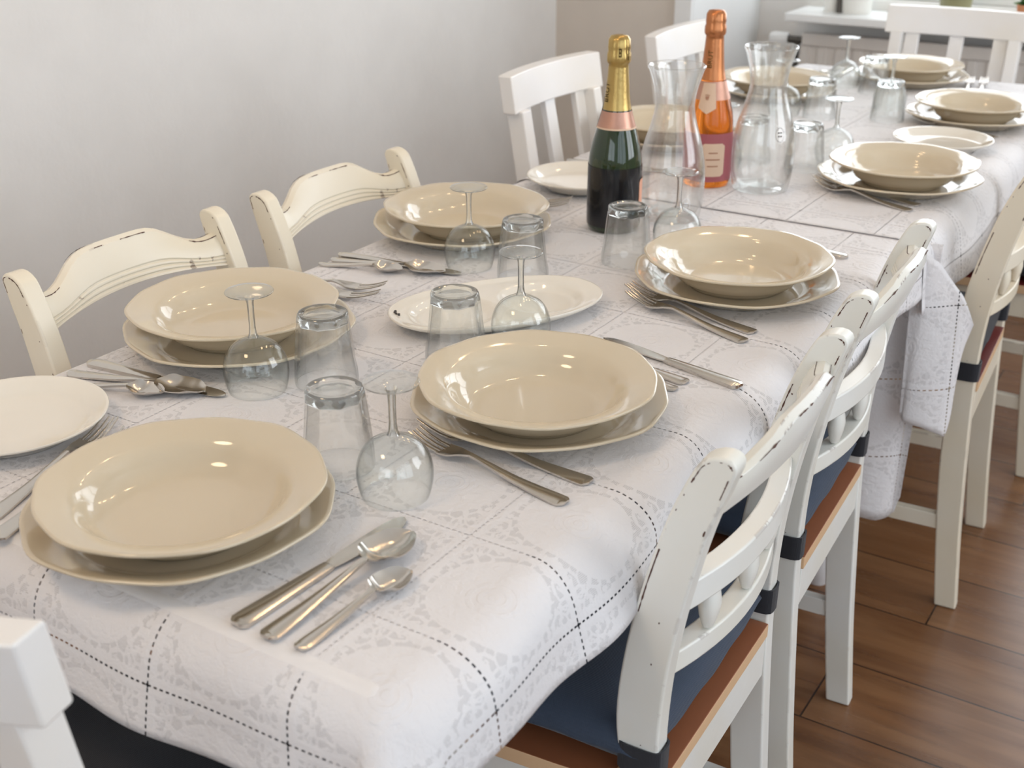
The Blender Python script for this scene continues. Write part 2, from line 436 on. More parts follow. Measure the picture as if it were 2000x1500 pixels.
# the niche cheek and its casing
struct(link('trim_1', boxbm(NX0 - .045, NX0 + .012, YB - .018, YB, 0, 2.3), M['trim'], bevel=.003))
struct(link('trim_2', boxbm(NX0, NX0 + .012, YB, YW, 0, 2.3), M['trim']))
# right wall with a window and a second opening added for light
bm = bmesh.new()
box(bm, X1, X1 + .2, YR - .2, -1.9, 0, ZC); box(bm, X1, X1 + .2, 1.0, 1.55, 0, ZC); box(bm, X1, X1 + .2, 3.15, YW + .2, 0, ZC)
box(bm, X1, X1 + .2, -1.9, 1.0, 0, .6); box(bm, X1, X1 + .2, -1.9, 1.0, 2.65, ZC)
box(bm, X1, X1 + .2, 1.55, 3.15, 0, .8); box(bm, X1, X1 + .2, 1.55, 3.15, 2.65, ZC)
struct(link('wall_right', bm, M['wall']))
bm = bmesh.new()
box(bm, X0, -.4, YR - .2, YR, 0, ZC); box(bm, 1.6, X1, YR - .2, YR, 0, ZC); box(bm, -.4, 1.6, YR - .2, YR, 0, .85); box(bm, -.4, 1.6, YR - .2, YR, 2.25, ZC)
struct(link('wall_rear', bm, M['wall']))
struct(link('baseboard_left', boxbm(X0, X0 + .016, YR, YB, 0, .09), M['trim'], bevel=.003))
struct(link('baseboard_far', boxbm(X0, NX0 - .05, YB - .016, YB, 0, .09), M['trim'], bevel=.003))

def window(name, loc, rz, wd, z0, z1, panes):
    root = empty(name, loc, rz); struct(root)
    bm = bmesh.new(); fr = .055
    box(bm, -wd / 2, wd / 2, -.03, .03, z0, z0 + fr); box(bm, -wd / 2, wd / 2, -.03, .03, z1 - fr, z1)
    for i in range(panes + 1):
        cx = -wd / 2 + fr / 2 + (wd - fr) * i / panes
        box(bm, cx - fr / 2, cx + fr / 2, -.03, .03, z0 + fr, z1 - fr)
    link('window_frame', bm, M['trim'], root, bevel=.004)
    for i in range(panes):
        a = -wd / 2 + fr + (wd - fr) * i / panes; b = -wd / 2 + (wd - fr) * (i + 1) / panes
        link('window_pane', boxbm(a, b, -.003, .003, z0 + fr, z1 - fr), M['pane'], root)
window('window_1', ((WX0 + WX1) / 2, YW + .09, 0), 0, WX1 - WX0, WZ0, WZ1, 3)
window('window_2', (X1 + .12, -.45, 0), R(90), 2.9, .6, 2.65, 3)
window('added_side_window', (X1 + .12, 2.35, 0), R(90), 1.6, .8, 2.65, 2)  # unseen window, added so more light reaches the left wall
window('window_3', (.6, YR - .1, 0), 0, 2.0, .85, 2.25, 2)
SZ = .815
struct(link('window_sill', boxbm(-.612, 1.62, 3.93, YW + .06, SZ - .026, SZ), M['trim'], bevel=.004))

# radiator under the sill
rad = empty('radiator', (.2, 4.07, 0)); tag(rad, 'cream panel radiator with vertical ribs under the window sill', 'radiator')
def radiator():
    bm = bmesh.new(); W_ = .785; secs = []
    n = int(2 * W_ / .06)
    pts = []
    for i in range(n):
        a = -W_ + i * .06
        for dx, dy in ((0, 0), (.022, 0), (.028, .008), (.052, .008)): pts.append((a + dx, -.035 + dy))
    pts += [(W_, -.035), (W_, .0), (-W_, .0)]
    return prism(pts, .13, .70)
link('panel', radiator(), M['radiator'], rad, bevel=.002)
bm = bmesh.new(); box(bm, -.785, .785, -.036, .0, .70, .742); box(bm, -.785, .785, -.036, .0, .10, .13)
link('header', bm, M['radiator'], rad, bevel=.006)
bm = lathe([(0, 0), (.012, 0), (.012, .06), (0, .06)], 16); bmesh.ops.rotate(bm, verts=bm.verts, matrix=Matrix.Rotation(R(-90), 3, 'Y')); bmesh.ops.translate(bm, verts=bm.verts, vec=(-.785, -.018, .715))
v = link('valve', bm, M['valve_dark'], rad)
bm = lathe([(0, 0), (.019, 0), (.022, .006), (.022, .05), (.018, .062), (0, .062)], 24); bmesh.ops.rotate(bm, verts=bm.verts, matrix=Matrix.Rotation(R(-90), 3, 'Y')); bmesh.ops.translate(bm, verts=bm.verts, vec=(-.835, -.018, .715))
link('thermostat_head', bm, M['trim'], v)
bm = lathe([(0, 0), (.009, 0), (.009, .715), (0, .715)], 12); bmesh.ops.translate(bm, verts=bm.verts, vec=(-.805, -.018, 0))
link('pipe', bm, M['valve_dark'], rad)
for x in (-.6, .6): link('wall_bracket', boxbm(x - .02, x + .02, .0, .078, .3, .6), M['radiator'], rad)

# pots on the sill
def pot(x, y, r, h, mat, label, plant=True):
    root = empty('plant_pot', (x, y, SZ)); tag(root, label, 'plant pot')
    link('pot', lathe([(0, 0), (r * .8, 0), (r * .84, .004), (r, h - .01), (r * 1.03, h - .01), (r * 1.03, h), (r * .95, h), (r * .9, h - .02), (0, h - .02)], 40), mat, root)
    link('soil', lathe([(0, h - .012), (r * .92, h - .015)], 24), M['soil'], root)
    if plant:
        bm = bmesh.new(); rnd = random.Random(int(x * 1000))
        for k in range(26):
            a = rnd.random() * 2 * pi; l = rnd.uniform(.06, .14); el = rnd.uniform(.5, 1.4)
            d = Vector((cos(a) * cos(el), sin(a) * cos(el), sin(el))); s_ = Vector((-sin(a), cos(a), 0)) * rnd.uniform(.012, .02)
            b0 = Vector((0, 0, h - .015)); m_ = b0 + d * l * .6; tp = b0 + d * l + Vector((0, 0, -.02))
            vs = [bm.verts.new(p) for p in (b0, m_ + s_, tp, m_ - s_)]; bm.faces.new(vs)
        link('foliage', bm, M['leaf'], root, solid=.0008)
pot(-.497, 4.05, .030, .10, M['pot_white'], 'narrow white pot at the left end of the window sill')
pot(-.418, 4.05, .056, .12, M['pot_white'], 'wide white pot second from the left on the window sill')
pot(-.112, 4.06, .052, .11, M['pot_green'], 'olive green pot on the sill behind the end chair')
pot(.105, 4.04, .032, .06, M['terracotta'], 'small orange pot at the right edge of the window sill view')
bm = lathe([(0, 0), (.009, 0), (.009, .16), (.004, .2), (0, .2)], 14)
o = link('candlestick', bm, M['valve_dark']); o.location = (-.463, 4.02, SZ); tag(o, 'thin dark stick standing between the two white pots on the sill', 'candlestick')

# garden ground outside the far window
g = link('ground', boxbm(-6, 8, 4.6, 12, -.3, -.25), M['garden']); struct(g)

# warm lamp bar above the table
lb = empty('pendant_lamp', (-.05, 2.0, 1.95)); tag(lb, 'long ceiling pendant lamp with four warm bulbs above the table', 'lamp')
link('bar', boxbm(-.03, .03, -.75, .75, 0, .035), M['trim'], lb, bevel=.004)
for y in (-.6, -.2, .2, .6):
    bm = lathe([(0, -.05), (.012, -.045), (.02, -.028), (.014, -.008), (.01, 0), (0, 0)], 16)
    bmesh.ops.translate(bm, verts=bm.verts, vec=(0, y, 0)); link('bulb', bm, M['bulb'], lb)
    l = bpy.data.lights.new('bulb_light', 'POINT'); l.energy = 1.5; l.color = (1.0, .66, .36); l.shadow_soft_size = .03
    lo = bpy.data.objects.new('bulb_light', l); COL.objects.link(lo); lo.location = (-.05, 2.0 + y, 1.86)
for y in (-.5, .5): link('cord', boxbm(-.004, .004, y - .004, y + .004, .035, ZC - 1.95), M['valve_dark'], lb)

cl = empty('ceiling_lamp', (-.45, -.35, ZC)); tag(cl, 'round white flush ceiling lamp above the near head of the table', 'lamp')
link('rim', lathe([(.24, 0), (.29, 0), (.29, -.05), (.27, -.06), (.27, -.02), (.24, -.02)], 48, closed=True), M['trim'], cl)
link('diffuser', lathe([(0, -.075), (.15, -.068), (.255, -.045), (.268, -.03)], 48), M['diffuser'], cl)

# ------------------------------------------------------------------ tables
def turned_leg(x, y, top):
    prof = [(0, 0), (.020, 0), (.026, .02), (.030, .05), (.024, .075), (.021, .085), (.030, .10), (.030, .115), (.022, .13), (.026, .2), (.034, .33), (.037, .42), (.030, .50), (.024, .515), (.034, .53), (.034, .545), (.028, .56), (.036, .575), (.036, top), (0, top)]
    bm = lathe(prof, 28); bmesh.ops.translate(bm, verts=bm.verts, vec=(x, y, 0)); return bm
def table(name, x0, x1, y0, y1, label):
    root = empty(name, ((x0 + x1) / 2, (y0 + y1) / 2, 0)); tag(root, label, 'table')
    w_, l_ = (x1 - x0) / 2 - .037, (y1 - y0) / 2 - (.018 if y0 > 1 or y1 < 2 else 0); zt = TZ - .0006
    link('tabletop', boxbm(-w_, w_, -l_, l_, zt - .036, zt), M['table_paint'], root, bevel=.0165, seg=5)
    bm = bmesh.new(); i = .07
    box(bm, -w_ + i, w_ - i, -l_ + i, -l_ + i + .02, zt - .12, zt - .036); box(bm, -w_ + i, w_ - i, l_ - i - .02, l_ - i, zt - .12, zt - .036)
    box(bm, -w_ + i, -w_ + i + .02, -l_ + i + .02, l_ - i - .02, zt - .12, zt - .036); box(bm, w_ - i - .02, w_ - i, -l_ + i + .02, l_ - i - .02, zt - .12, zt - .036)
    link('apron', bm, M['table_paint'], root)
    for sx in (-1, 1):
        for sy in (-1, 1): link('leg', turned_leg(sx * (w_ - .105), sy * (l_ - .105), zt - .036), M['table_paint'], root)
    return root
TX0, TX1, TY0, TYS, TY1 = -.385, .388, .552, 1.925, 3.445
table('dining_table', TX0, TX1, TY0, TYS - .004, 'white dining table with turned legs at the near end, under the nearer lace cloth')
table('dining_table', TX0, TX1, TYS + .004, TY1, 'white dining table at the far end towards the window, under the farther cloth')

# ------------------------------------------------------------------ tablecloths
def sstep(a, b, x):
    t_ = min(1, max(0, (x - a) / (b - a))); return t_ * t_ * (3 - 2 * t_)
def drape(u, v, x0, x1, y0, y1, z, rb, waves, near=True, far=True, ph=0):
    cx = min(max(u, x0 + rb), x1 - rb); cy = v
    if near: cy = max(cy, y0 + rb)
    if far: cy = min(cy, y1 - rb)
    dx, dy = u - cx, v - cy; s = hypot(dx, dy)
    # soft swell of the cloth on the flat part
    zz = z
    if s < 1e-9: return (cx, cy, zz)
    nx, ny = dx / s, dy / s
    corner = abs(2 * nx * ny)
    th_m = R(82) - R(30) * corner
    sa = rb * th_m
    along = (cy if abs(nx) > .7 else cx) + .5 * atan2(ny, nx)
    if s < sa: h = rb * sin(s / rb); d = rb * (1 - cos(s / rb))
    else: h = rb * sin(th_m) + (s - sa) * cos(th_m); d = rb * (1 - cos(th_m)) + (s - sa) * sin(th_m)
    k = sstep(.02, .14, s) * waves
    wv = k * (.005 * sin(along * 17 + ph) + .002 * sin(along * 37 + 1.3 + ph) + .006 * sin(along * 8.0 + 2))
    lift = k * .0015 * sin(along * 31 + 2 + ph)
    return (cx + nx * (h + wv), cy + ny * (h + wv), zz - d + lift)
def cloth(name, u0, u1, v0, v1, step, mat, fn):
    bm = bmesh.new(); nu = int(round((u1 - u0) / step)); nv = int(round((v1 - v0) / step)); uvl = bm.loops.layers.uv.new('uv')
    g_ = [[None] * (nv + 1) for _ in range(nu + 1)]; uvs = {}
    for i in range(nu + 1):
        for j in range(nv + 1):
            u = u0 + (u1 - u0) * i / nu; v = v0 + (v1 - v0) * j / nv
            vt = bm.verts.new(fn(u, v)); g_[i][j] = vt; uvs[vt] = (u, v)
    for i in range(nu):
        for j in range(nv):
            f = bm.faces.new((g_[i][j], g_[i + 1][j], g_[i + 1][j + 1], g_[i][j + 1]))
            for lp in f.loops: lp[uvl].uv = uvs[lp.vert]
    return link(name, bm, mat, None, angle=0, solid=.0003)
OV = .072
def fn_near(u, v):
    x, y, z = drape(u, v, TX0 - .004, TX1 + .004, TY0 - .004, TYS, TZ, .048, 1.0, True, False)
    # gentle folds running towards the right-hand edge in the nearest part
    k = sstep(.325, .42, u) * sstep(1.5, 1.0, v)
    z += k * .006 * sin(v * 21 + u * 14) ; x += k * .006 * sin(v * 21 + u * 14 + .8)
    return (x, y, z)
c1 = cloth('tablecloth', TX0 - OV, TX1 + OV, TY0 - OV - .016, TYS + .010, .0075, M['cloth'], fn_near)
tag(c1, 'white lace tablecloth with openwork squares on the nearer table', 'tablecloth')
def fn_far(u, v):
    x, y, z = drape(u, v, TX0 - .008, TX1 + .008, TYS, TY1 + .006, TZ + .0025, .05, .8, False, True, 1.7)
    return (x, y, z)
c2 = cloth('tablecloth', TX0 - .11, TX1 + .11, TYS - .004, TY1 + .12, .011, M['cloth_far'], fn_far)
tag(c2, 'white lace tablecloth on the farther table, its hem crossing the join', 'tablecloth')
# loose corner of the nearer cloth hanging down between the two tables
def flap(plan, top, bot, u0, wob):
    bm = bmesh.new(); uvl = bm.loops.layers.uv.new('uv'); pl = catmull(plan, 8); n = len(pl); m = 26
    L = [0]
    for a, b in zip(pl, pl[1:]): L.append(L[-1] + hypot(b[0] - a[0], b[1] - a[1]))
    rows = []; uvs = {}
    for i, (x, y) in enumerate(pl):
        f = L[i] / L[-1]; zt, = interp(top, f); zb, = interp(bot, f); row = []
        for j in range(m + 1):
            q = j / m; z = zt + (zb - zt) * q
            k = q * wob
            vt = bm.verts.new((x + k * .012 * sin(f * 9 + 2), y + k * .012 * cos(f * 7), z)); uvs[vt] = (u0 + L[i], z + .02); row.append(vt)
        rows.append(row)
    for a, b in zip(rows, rows[1:]):
        for j in range(m):
            f = bm.faces.new((a[j], b[j], b[j + 1], a[j + 1]))
            for lp in f.loops: lp[uvl].uv = uvs[lp.vert]
    return bm
bm = flap([(.270, 1.963), (.315, 1.955), (.352, 1.972), (.388, 1.982), (.405, 1.985)], [(0, .735), (1, .735)], [(0, .30), (.25, .235), (.6, .215), (.93, .225), (1, .26)], .30, 1)
bm2 = flap([(.372, 1.930), (.402, 1.942), (.430, 1.972), (.452, 1.988), (.466, 2.010)], [(0, .742), (.35, .715), (.75, .655), (1, .60)], [(0, .44), (.45, .425), (.7, .40), (.85, .46), (1, .55)], .335, 1)
bm2m = bpy.data.meshes.new('tmp'); bm2.to_mesh(bm2m); bm2.free(); bm.from_mesh(bm2m); bpy.data.meshes.remove(bm2m)
fo = link('hanging_corner', bm, M['cloth'], c1, angle=0, solid=.0003)
fo['label'] = 'loose lace corner hanging down between the tables'

# ------------------------------------------------------------------ chairs
HW = .168
# height, centre x, depth of the curved back post (x grows towards the sitter's back)
POST = catmull([(0, .022, .040), (.15, .006, .043), (.30, -.006, .046), (.42, -.011, .043), (.47, -.012, .043), (.53, -.015, .049), (.60, -.010, .049), (.68, .003, .047), (.76, .022, .044), (.805, .037, .042), (.831, .047, .038)], 4)
def post_x(z): return interp(POST, z)
def ribbon(bm, pts, nrm, rnd, lo=.0005, hi=.0017, keep=.7):
    # worn paint: a broken, ragged strip lying on the surface along pts, widening along nrm
    on = True; prev = None
    for k, (p, n_) in enumerate(zip(pts, nrm)):
        if rnd.random() < .22: on = rnd.random() < keep
        if not on: prev = None; continue
        w_ = rnd.uniform(lo, hi) * (1.8 if rnd.random() < .12 else 1); p = Vector(p); n_ = Vector(n_)
        a, b = bm.verts.new(p - n_ * w_ * .4), bm.verts.new(p + n_ * w_ * .6)
        if prev: f = bm.faces.new((prev[0], a, b, prev[1])); f.material_index = 1
        prev = (a, b)
def post_bm(y):
    fr = [(x - d / 2 * cos(R(10)), z) for z, x, d in POST]; bk = [(x + d / 2 * cos(R(10)), z) for z, x, d in POST]
    a = fr[-1]; b = bk[-1]; cx, cz = (a[0] + b[0]) / 2, (a[1] + b[1]) / 2; r = hypot(b[0] - a[0], b[1] - a[1]) / 2
    tip = [(cx + .006 * sin(pi * k / 8) - r * cos(pi * k / 8), cz + .8 * r * sin(pi * k / 8)) for k in range(1, 8)]
    bm = prism(fr + tip + bk[::-1], y - .0135, y + .0135, 'y'); rnd = random.Random(int(1000 * y) + 7)
    out = catmull(fr[-14:] + tip + bk[::-1][:9], 5)
    for sd_ in (-1, 1):
        pts, nr = [], []
        for k in range(1, len(out) - 1):
            tx, tz = out[k + 1][0] - out[k - 1][0], out[k + 1][1] - out[k - 1][1]; l = hypot(tx, tz) or 1
            n_ = (tz / l, 0, -tx / l); pts.append((out[k][0] + n_[0] * .0042, y + sd_ * .0138, out[k][1] + n_[2] * .0042)); nr.append(n_)
        ribbon(bm, pts, nr, rnd, .0004, .0016, .45)
    for k in range(7):                                   # small knocks
        z = rnd.uniform(.5, .80); x, d = post_x(z); x += rnd.uniform(-.35, .35) * d; q = rnd.uniform(.0007, .0016)
        for sd_ in (-1, 1):
            if rnd.random() < .7:
                f = bm.faces.new([bm.verts.new((x + q * cos(t_) * rnd.uniform(.6, 1.3), y + sd_ * .0138, z + q * 1.3 * sin(t_) * rnd.uniform(.6, 1.3))) for t_ in (0, 1.2, 2.4, 3.7, 5.0)]); f.material_index = 1
    return bm
def rail_bm(zb, zt, thick, bow, grooves=False, n=24, crest=0.0, arch=0.0, hw=HW):
    secs = []
    for i in range(n + 1):
        t_ = -1 + 2 * i / n; y = t_ * hw; e = 1 - t_ * t_
        b_ = zb + arch * e; cr = crest * sstep(.92, .25, abs(t_)) - .35 * crest * sstep(.35, .7, abs(t_)) * sstep(1.0, .72, abs(t_))
        tp = zt + cr
        def pt(h, n_):
            z = b_ + (tp - b_) * h; xx = post_x(min(z, .831))[0] + bow * e
            return (xx + n_, y, z)
        f, k = -thick / 2, thick / 2
        s_ = [pt(0, k), pt(.35, k), pt(.7, k * .9), pt(.93, k * .6), pt(1, 0), pt(.93, f * .6), pt(.7, f * .9), pt(.42, f)]
        if grooves: s_ += [pt(.34, f), pt(.31, f + .0025), pt(.28, f), pt(.23, f), pt(.20, f + .0025), pt(.17, f), pt(.12, f), pt(.09, f + .0025), pt(.06, f)]
        else: s_ += [pt(.2, f)]
        s_ += [pt(0, f)]
        secs.append(s_)
    bm = sweep(secs); rnd = random.Random(5)
    for idx, kp in ((3, .75), (5, .4)):
        line = catmull([q[idx] for q in secs], 4); sg = 1 if idx == 3 else -1
        ribbon(bm, [(x + sg * .0006, y, z + .0004) for x, y, z in line], [(sg * .5, 0, -.85)] * len(line), rnd, .0005, .0018, kp)
    return bm
def bar_bm(zc, h, thick, bow, n=20):
    secs = []
    for i in range(n + 1):
        t_ = -1 + 2 * i / n; y = t_ * HW; xx = post_x(zc)[0] + bow * (1 - t_ * t_)
        secs.append([(xx - thick / 2, y, zc - h / 2), (xx + thick / 2, y, zc - h / 2), (xx + thick / 2, y, zc + h / 2), (xx - thick / 2, y, zc + h / 2)])
    return sweep(secs)
def leg_bm(x, y, ztop, w0, w1, dx=0):
    return sweep([[(x + dx - w0, y - w0, 0), (x + dx + w0, y - w0, 0), (x + dx + w0, y + w0, 0), (x + dx - w0, y + w0, 0)],
                  [(x - w1, y - w1, ztop), (x + w1, y - w1, ztop), (x + w1, y + w1, ztop), (x - w1, y + w1, ztop)]])
def country_chair(paint, seatm, label):
    r = empty('dining_chair'); tag(r, label, 'chair')
    P = M[paint]
    for s in (-1, 1): link('back_post', post_bm(s * HW), [P, M['chip']], r, bevel=.0035, seg=3)
    link('top_rail', rail_bm(.766, .815, .026, .026, True, crest=.028, arch=.014), [P, M['chip']], r, bevel=.0015, angle=30)
    link('cross_rail', bar_bm(.672, .032, .024, .032), P, r, bevel=.003)
    link('cross_rail', bar_bm(.588, .026, .024, .034), P, r, bevel=.003)
    for t_ in (-.52, 0, .52):
        bm = lathe([(0, -.030), (.008, -.026), (.013, -.012), (.015, 0), (.013, .012), (.008, .026), (0, .030)], 18)
        bmesh.ops.scale(bm, verts=bm.verts, vec=(.75, 1.15, 1)); bmesh.ops.translate(bm, verts=bm.verts, vec=(post_x(.63)[0] + .033 * (1 - t_ * t_), t_ * HW, .630))
        link('bead', bm, P, r)
    pts = [(.012, -.152), (.012, .152), (-.038, .152), (-.038, .195), (-.10, .200), (-.385, .215), (-.395, .205), (-.395, -.205), (-.385, -.215), (-.10, -.200), (-.038, -.195), (-.038, -.152)]
    bm = prism(pts, .436, .455)
    for f in bm.faces:
        if abs(f.normal.z) < .5: f.material_index = 1
    link('seat', bm, [M[seatm], M['ply']], r, bevel=.0015)
    bm = bmesh.new()
    box(bm, -.004, .010, -.152, .152, .376, .436)
    box(bm, -.372, -.356, -.19, .19, .376, .436)
    for s in (-1, 1):
        a = [(-.036, s * .160), (-.36, s * .185), (-.36, s * .200), (-.036, s * .176)]
        b = prism(a if s > 0 else a[::-1], .376, .436); me = bpy.data.meshes.new('t'); b.to_mesh(me); b.free(); bm.from_mesh(me); bpy.data.meshes.remove(me)
    link('apron', bm, P, r, bevel=.002)
    for s in (-1, 1): link('front_leg', leg_bm(-.363, s * .186, .436, .014, .020), P, r, bevel=.003)
    for s in (-1, 1): link('stretcher', boxbm(-.36, -.012, s * .168 - .009, s * .168 + .009, .16, .19), P, r, bevel=.002)
    return r
def cushion(mat, label, px=-.012, hw=HW, sx=-.180):
    r = empty('seat_cushion'); tag(r, label, 'cushion', 'seat cushions strapped to the chairs')
    bm = bmesh.new(); n = 22; a, b, hgt = .184, .190, .032
    top = {}; 
    for side in (1, -1):
        g_ = [[None] * (n + 1) for _ in range(n + 1)]
        for i in range(n + 1):
            for j in range(n + 1):
                p, q = -1 + 2 * i / n, -1 + 2 * j / n
                e = max(abs(p), abs(q)); x = a * p * (1 - .03 * q * q); y = b * q * (1 - .03 * p * p)
                hh = hgt * (max(0, 1 - e ** 5)) ** .5 * (1 + .10 * sin(7 * p + 2) * cos(6 * q))
                if e > .999:
                    key = (i, j); 
                    if key not in top: top[key] = bm.verts.new((x, y, .002 * sin(i * 1.7 + j * 1.1)))
                    g_[i][j] = top[key]
                else: g_[i][j] = bm.verts.new((x, y, side * hh))
        for i in range(n):
            for j in range(n):
                f = (g_[i][j], g_[i + 1][j], g_[i + 1][j + 1], g_[i][j + 1]); bm.faces.new(f if side > 0 else f[::-1])
    bmesh.ops.translate(bm, verts=bm.verts, vec=(sx, 0, .455 + .0335))
    link('pad', bm, M[mat], r, angle=0)
    for s in (-1, 1):
        dx, dy = .0250, .0165
        prof = []
        for k in range(28):
            th = 2 * pi * k / 28; c_, s_ = cos(th), sin(th); m_ = max(abs(c_) / dx, abs(s_) / dy) ; q = (abs(c_ / dx) ** 4 + abs(s_ / dy) ** 4) ** -.25
            prof.append((c_ * q, s_ * q))
        secs = [[(px + x * k_, s * hw + y * k_, z) for x, y in prof] for z, k_ in ((.466, 1), (.500, 1.02), (.500, .93), (.466, .93))]
        bm = bmesh.new(); rows = [[bm.verts.new(p) for p in q] for q in secs]
        for A, B in zip(rows, rows[1:] + rows[:1]):
            for k in range(28): bm.faces.new((A[k], A[(k + 1) % 28], B[(k + 1) % 28], B[k]))
        bmesh.ops.recalc_face_normals(bm, faces=bm.faces)
        link('strap', bm, M['strap'], r)
        bm = boxbm(px - .06, px - .022, s * (hw - .022), s * (hw - .019), .470, .490)
        link('tie', bm, M['strap'], r)
    return r
RX, LX = .420, -.413
ch = country_chair('chair_white', 'seat_brown', 'worn white chair in the foreground, nearest on the right side of the table')
ch.location = (RX, 1.08, 0); ch.rotation_euler = (0, 0, R(2))
cu = cushion('cushion', 'navy cushion strapped to the nearest white chair on the right'); cu.location = (RX, 1.08, 0); cu.rotation_euler = (0, 0, R(2))
copy_tree(ch, (RX - .030, 1.552, 0), R(3.5), 'worn white chair, second from the camera on the right side')
copy_tree(cu, (RX - .030, 1.552, 0), R(3.5), 'navy cushion on the second chair from the camera on the right')
shade_and_seat_sw = {M['seat_brown']: M['seat_red'], M['chair_white']: M['chair_cream_and_shade']}  # cream here is backlit shade put into the paint colour
copy_tree(ch, (RX + .028, 2.27, 0), R(4), 'chair in shade-toned cream with dark red seat on the right of the farther table', swap=shade_and_seat_sw)
copy_tree(cu, (RX + .028, 2.27, 0), R(4), 'black cushion on the chair with the dark red seat', swap={M['cushion']: M['cushion_dark']})
copy_tree(ch, (RX + .06, 2.89, 0), 0, 'chair in shade-toned cream cut by the right edge of the picture, farthest on the right', swap=shade_and_seat_sw)
copy_tree(cu, (RX + .06, 2.89, 0), 0, 'black cushion on the farthest chair on the right side', swap={M['cushion']: M['cushion_dark']})
copy_tree(ch, (LX, 1.065, 0), pi, 'worn cream chair at far left, nearer of the two with crested rails by the wall', swap={M['chair_white']: M['chair_cream_and_shade']})
copy_tree(cu, (LX, 1.065, 0), pi, 'dark cushion on the nearer cream chair by the left wall')
copy_tree(ch, (LX, 1.505, 0), pi, 'worn cream chair with crested rail, second along the left wall', swap={M['chair_white']: M['chair_cream_and_shade']})
copy_tree(cu, (LX, 1.505, 0), pi, 'dark cushion on the second cream chair by the left wall')

# slat-back chairs: same axes, x towards the sitter's back
def slat_chair(label, ztop=.90, hw=.18):
    r = empty('slat_back_chair'); tag(r, label, 'chair'); P = M['slat_white']
    def bx(z): return -.02 if z < .45 else -.02 + (z - .45) * .17
    for s in (-1, 1):
        y = s * (hw - .022); secs = []
        for z in (0, .25, .45, .6, .75, ztop - .068):
            x = bx(z) + (.03 if z == 0 else (.012 if z == .25 else 0)); secs.append([(x - .019, y - .016, z), (x + .019, y - .016, z), (x + .019, y + .016, z), (x - .019, y + .016, z)])
        link('back_post', sweep(secs), P, r, bevel=.003)
    secs = []
    for i in range(17):
        t_ = -1 + 2 * i / 16; y = t_ * (hw + .012); b_ = .022 * (1 - t_ * t_); x0 = bx(ztop - .07) + b_; x1 = bx(ztop) + b_
        secs.append([(x0 - .015, y, ztop - .072), (x0 + .015, y, ztop - .072), (x1 + .015, y, ztop), (x1 - .015, y, ztop)])
    link('top_rail', sweep(secs), P, r, bevel=.003)
    for t_ in (-.66, 0, .66):
        secs = []
        for z in (.49, .6, .7, ztop - .068):
            b_ = .022 * (1 - t_ * t_) * sstep(.49, .8, z); x = bx(z) + b_; y = t_ * hw
            secs.append([(x - .007, y - .019, z), (x + .007, y - .019, z), (x + .007, y + .019, z), (x - .007, y + .019, z)])
        link('slat', sweep(secs), P, r, bevel=.002)
    link('lower_rail', boxbm(-.032, -.002, -hw + .035, hw - .035, .462, .494), P, r, bevel=.003)
    link('seat', boxbm(-.42, -.0, -hw - .015, hw + .015, .435, .455), P, r, bevel=.004)
    bm = bmesh.new(); box(bm, -.395, -.375, -hw, hw, .37, .435); box(bm, -.03, -.012, -hw + .04, hw - .04, .37, .435)
    for s in (-1, 1): box(bm, -.375, -.04, s * (hw - .02) - .009, s * (hw - .02) + .009, .37, .435)
    link('apron', bm, P, r)
    for s in (-1, 1): link('front_leg', leg_bm(-.385, s * (hw - .02), .435, .014, .018), P, r, bevel=.003)
    return r
sc = slat_chair('white slat-back chair by the left wall, behind the dark green bottle', .918, .165)
sc.location = (-.395, 2.185, 0); sc.rotation_euler = (0, 0, pi)
sc2 = copy_tree(sc, (-.385, 2.79, 0), pi, 'white slat-back chair on the left, behind the orange bottle and the left carafe')
sc3 = slat_chair('white slat-back chair at the far head of the table, in front of the radiator', .905, .18)
sc3.location = (.012, 3.53, 0); sc3.rotation_euler = (0, 0, R(90))
sc4 = copy_tree(sc3, (.058, .379, 0), R(-78), 'white slat-back chair cut off in the bottom left corner of the picture')
cb = cushion('cushion_dark', 'black cushion on the chair at the near head of the table', px=-.012, hw=.163, sx=-.215)
cb.location = sc4.location; cb.rotation_euler = sc4.rotation_euler
for o_, l_ in ((sc, 'black cushion on the slat-back chair behind the dark green bottle'), (sc2, 'black cushion on the slat-back chair behind the orange bottle'), (sc3, 'black cushion on the slat-back chair at the far head of the table')):
    copy_tree(cb, o_.location, o_.rotation_euler.z, l_)

# ------------------------------------------------------------------ crockery
def scal(R0, amp, lobes=6):
    def mod(r, z, th, i):
        k = sstep(.70 * R0, R0, r)
        f_ = .62 * cos(lobes * th) + .38 * cos(2 * lobes * th + .3)
        return r * (1 + amp * k * f_), z + k * amp * .10 * R0 * cos(2 * lobes * th)
    return mod
def soup_profile(R_=.132):
    s = R_ / .132
    out = [(0, .004), (.062, .004), (.064, 0), (.070, 0), (.073, .004), (.086, .012), (.096, .026), (.103, .0325), (.128, .0395), (.1315, .0415), (.132, .0432), (.1312, .0446), (.128, .0440), (.104, .0368), (.0985, .0335), (.094, .028), (.086, .0165), (.074, .0085), (.05, .0065), (0, .0062)]
    return [(a * s, b) for a, b in out]
def dinner_profile(R_=.144):
    s = R_ / .144
    out = [(0, .003), (.084, .003), (.086, 0), (.092, 0), (.096, .003), (.108, .009), (.120, .015), (.140, .0215), (.1435, .0232), (.144, .0248), (.143, .0262), (.139, .0252), (.120, .0185), (.109, .013), (.102, .0085), (.094, .0068), (.05, .006), (0, .006)]
    return [(a * s, b) for a, b in out]
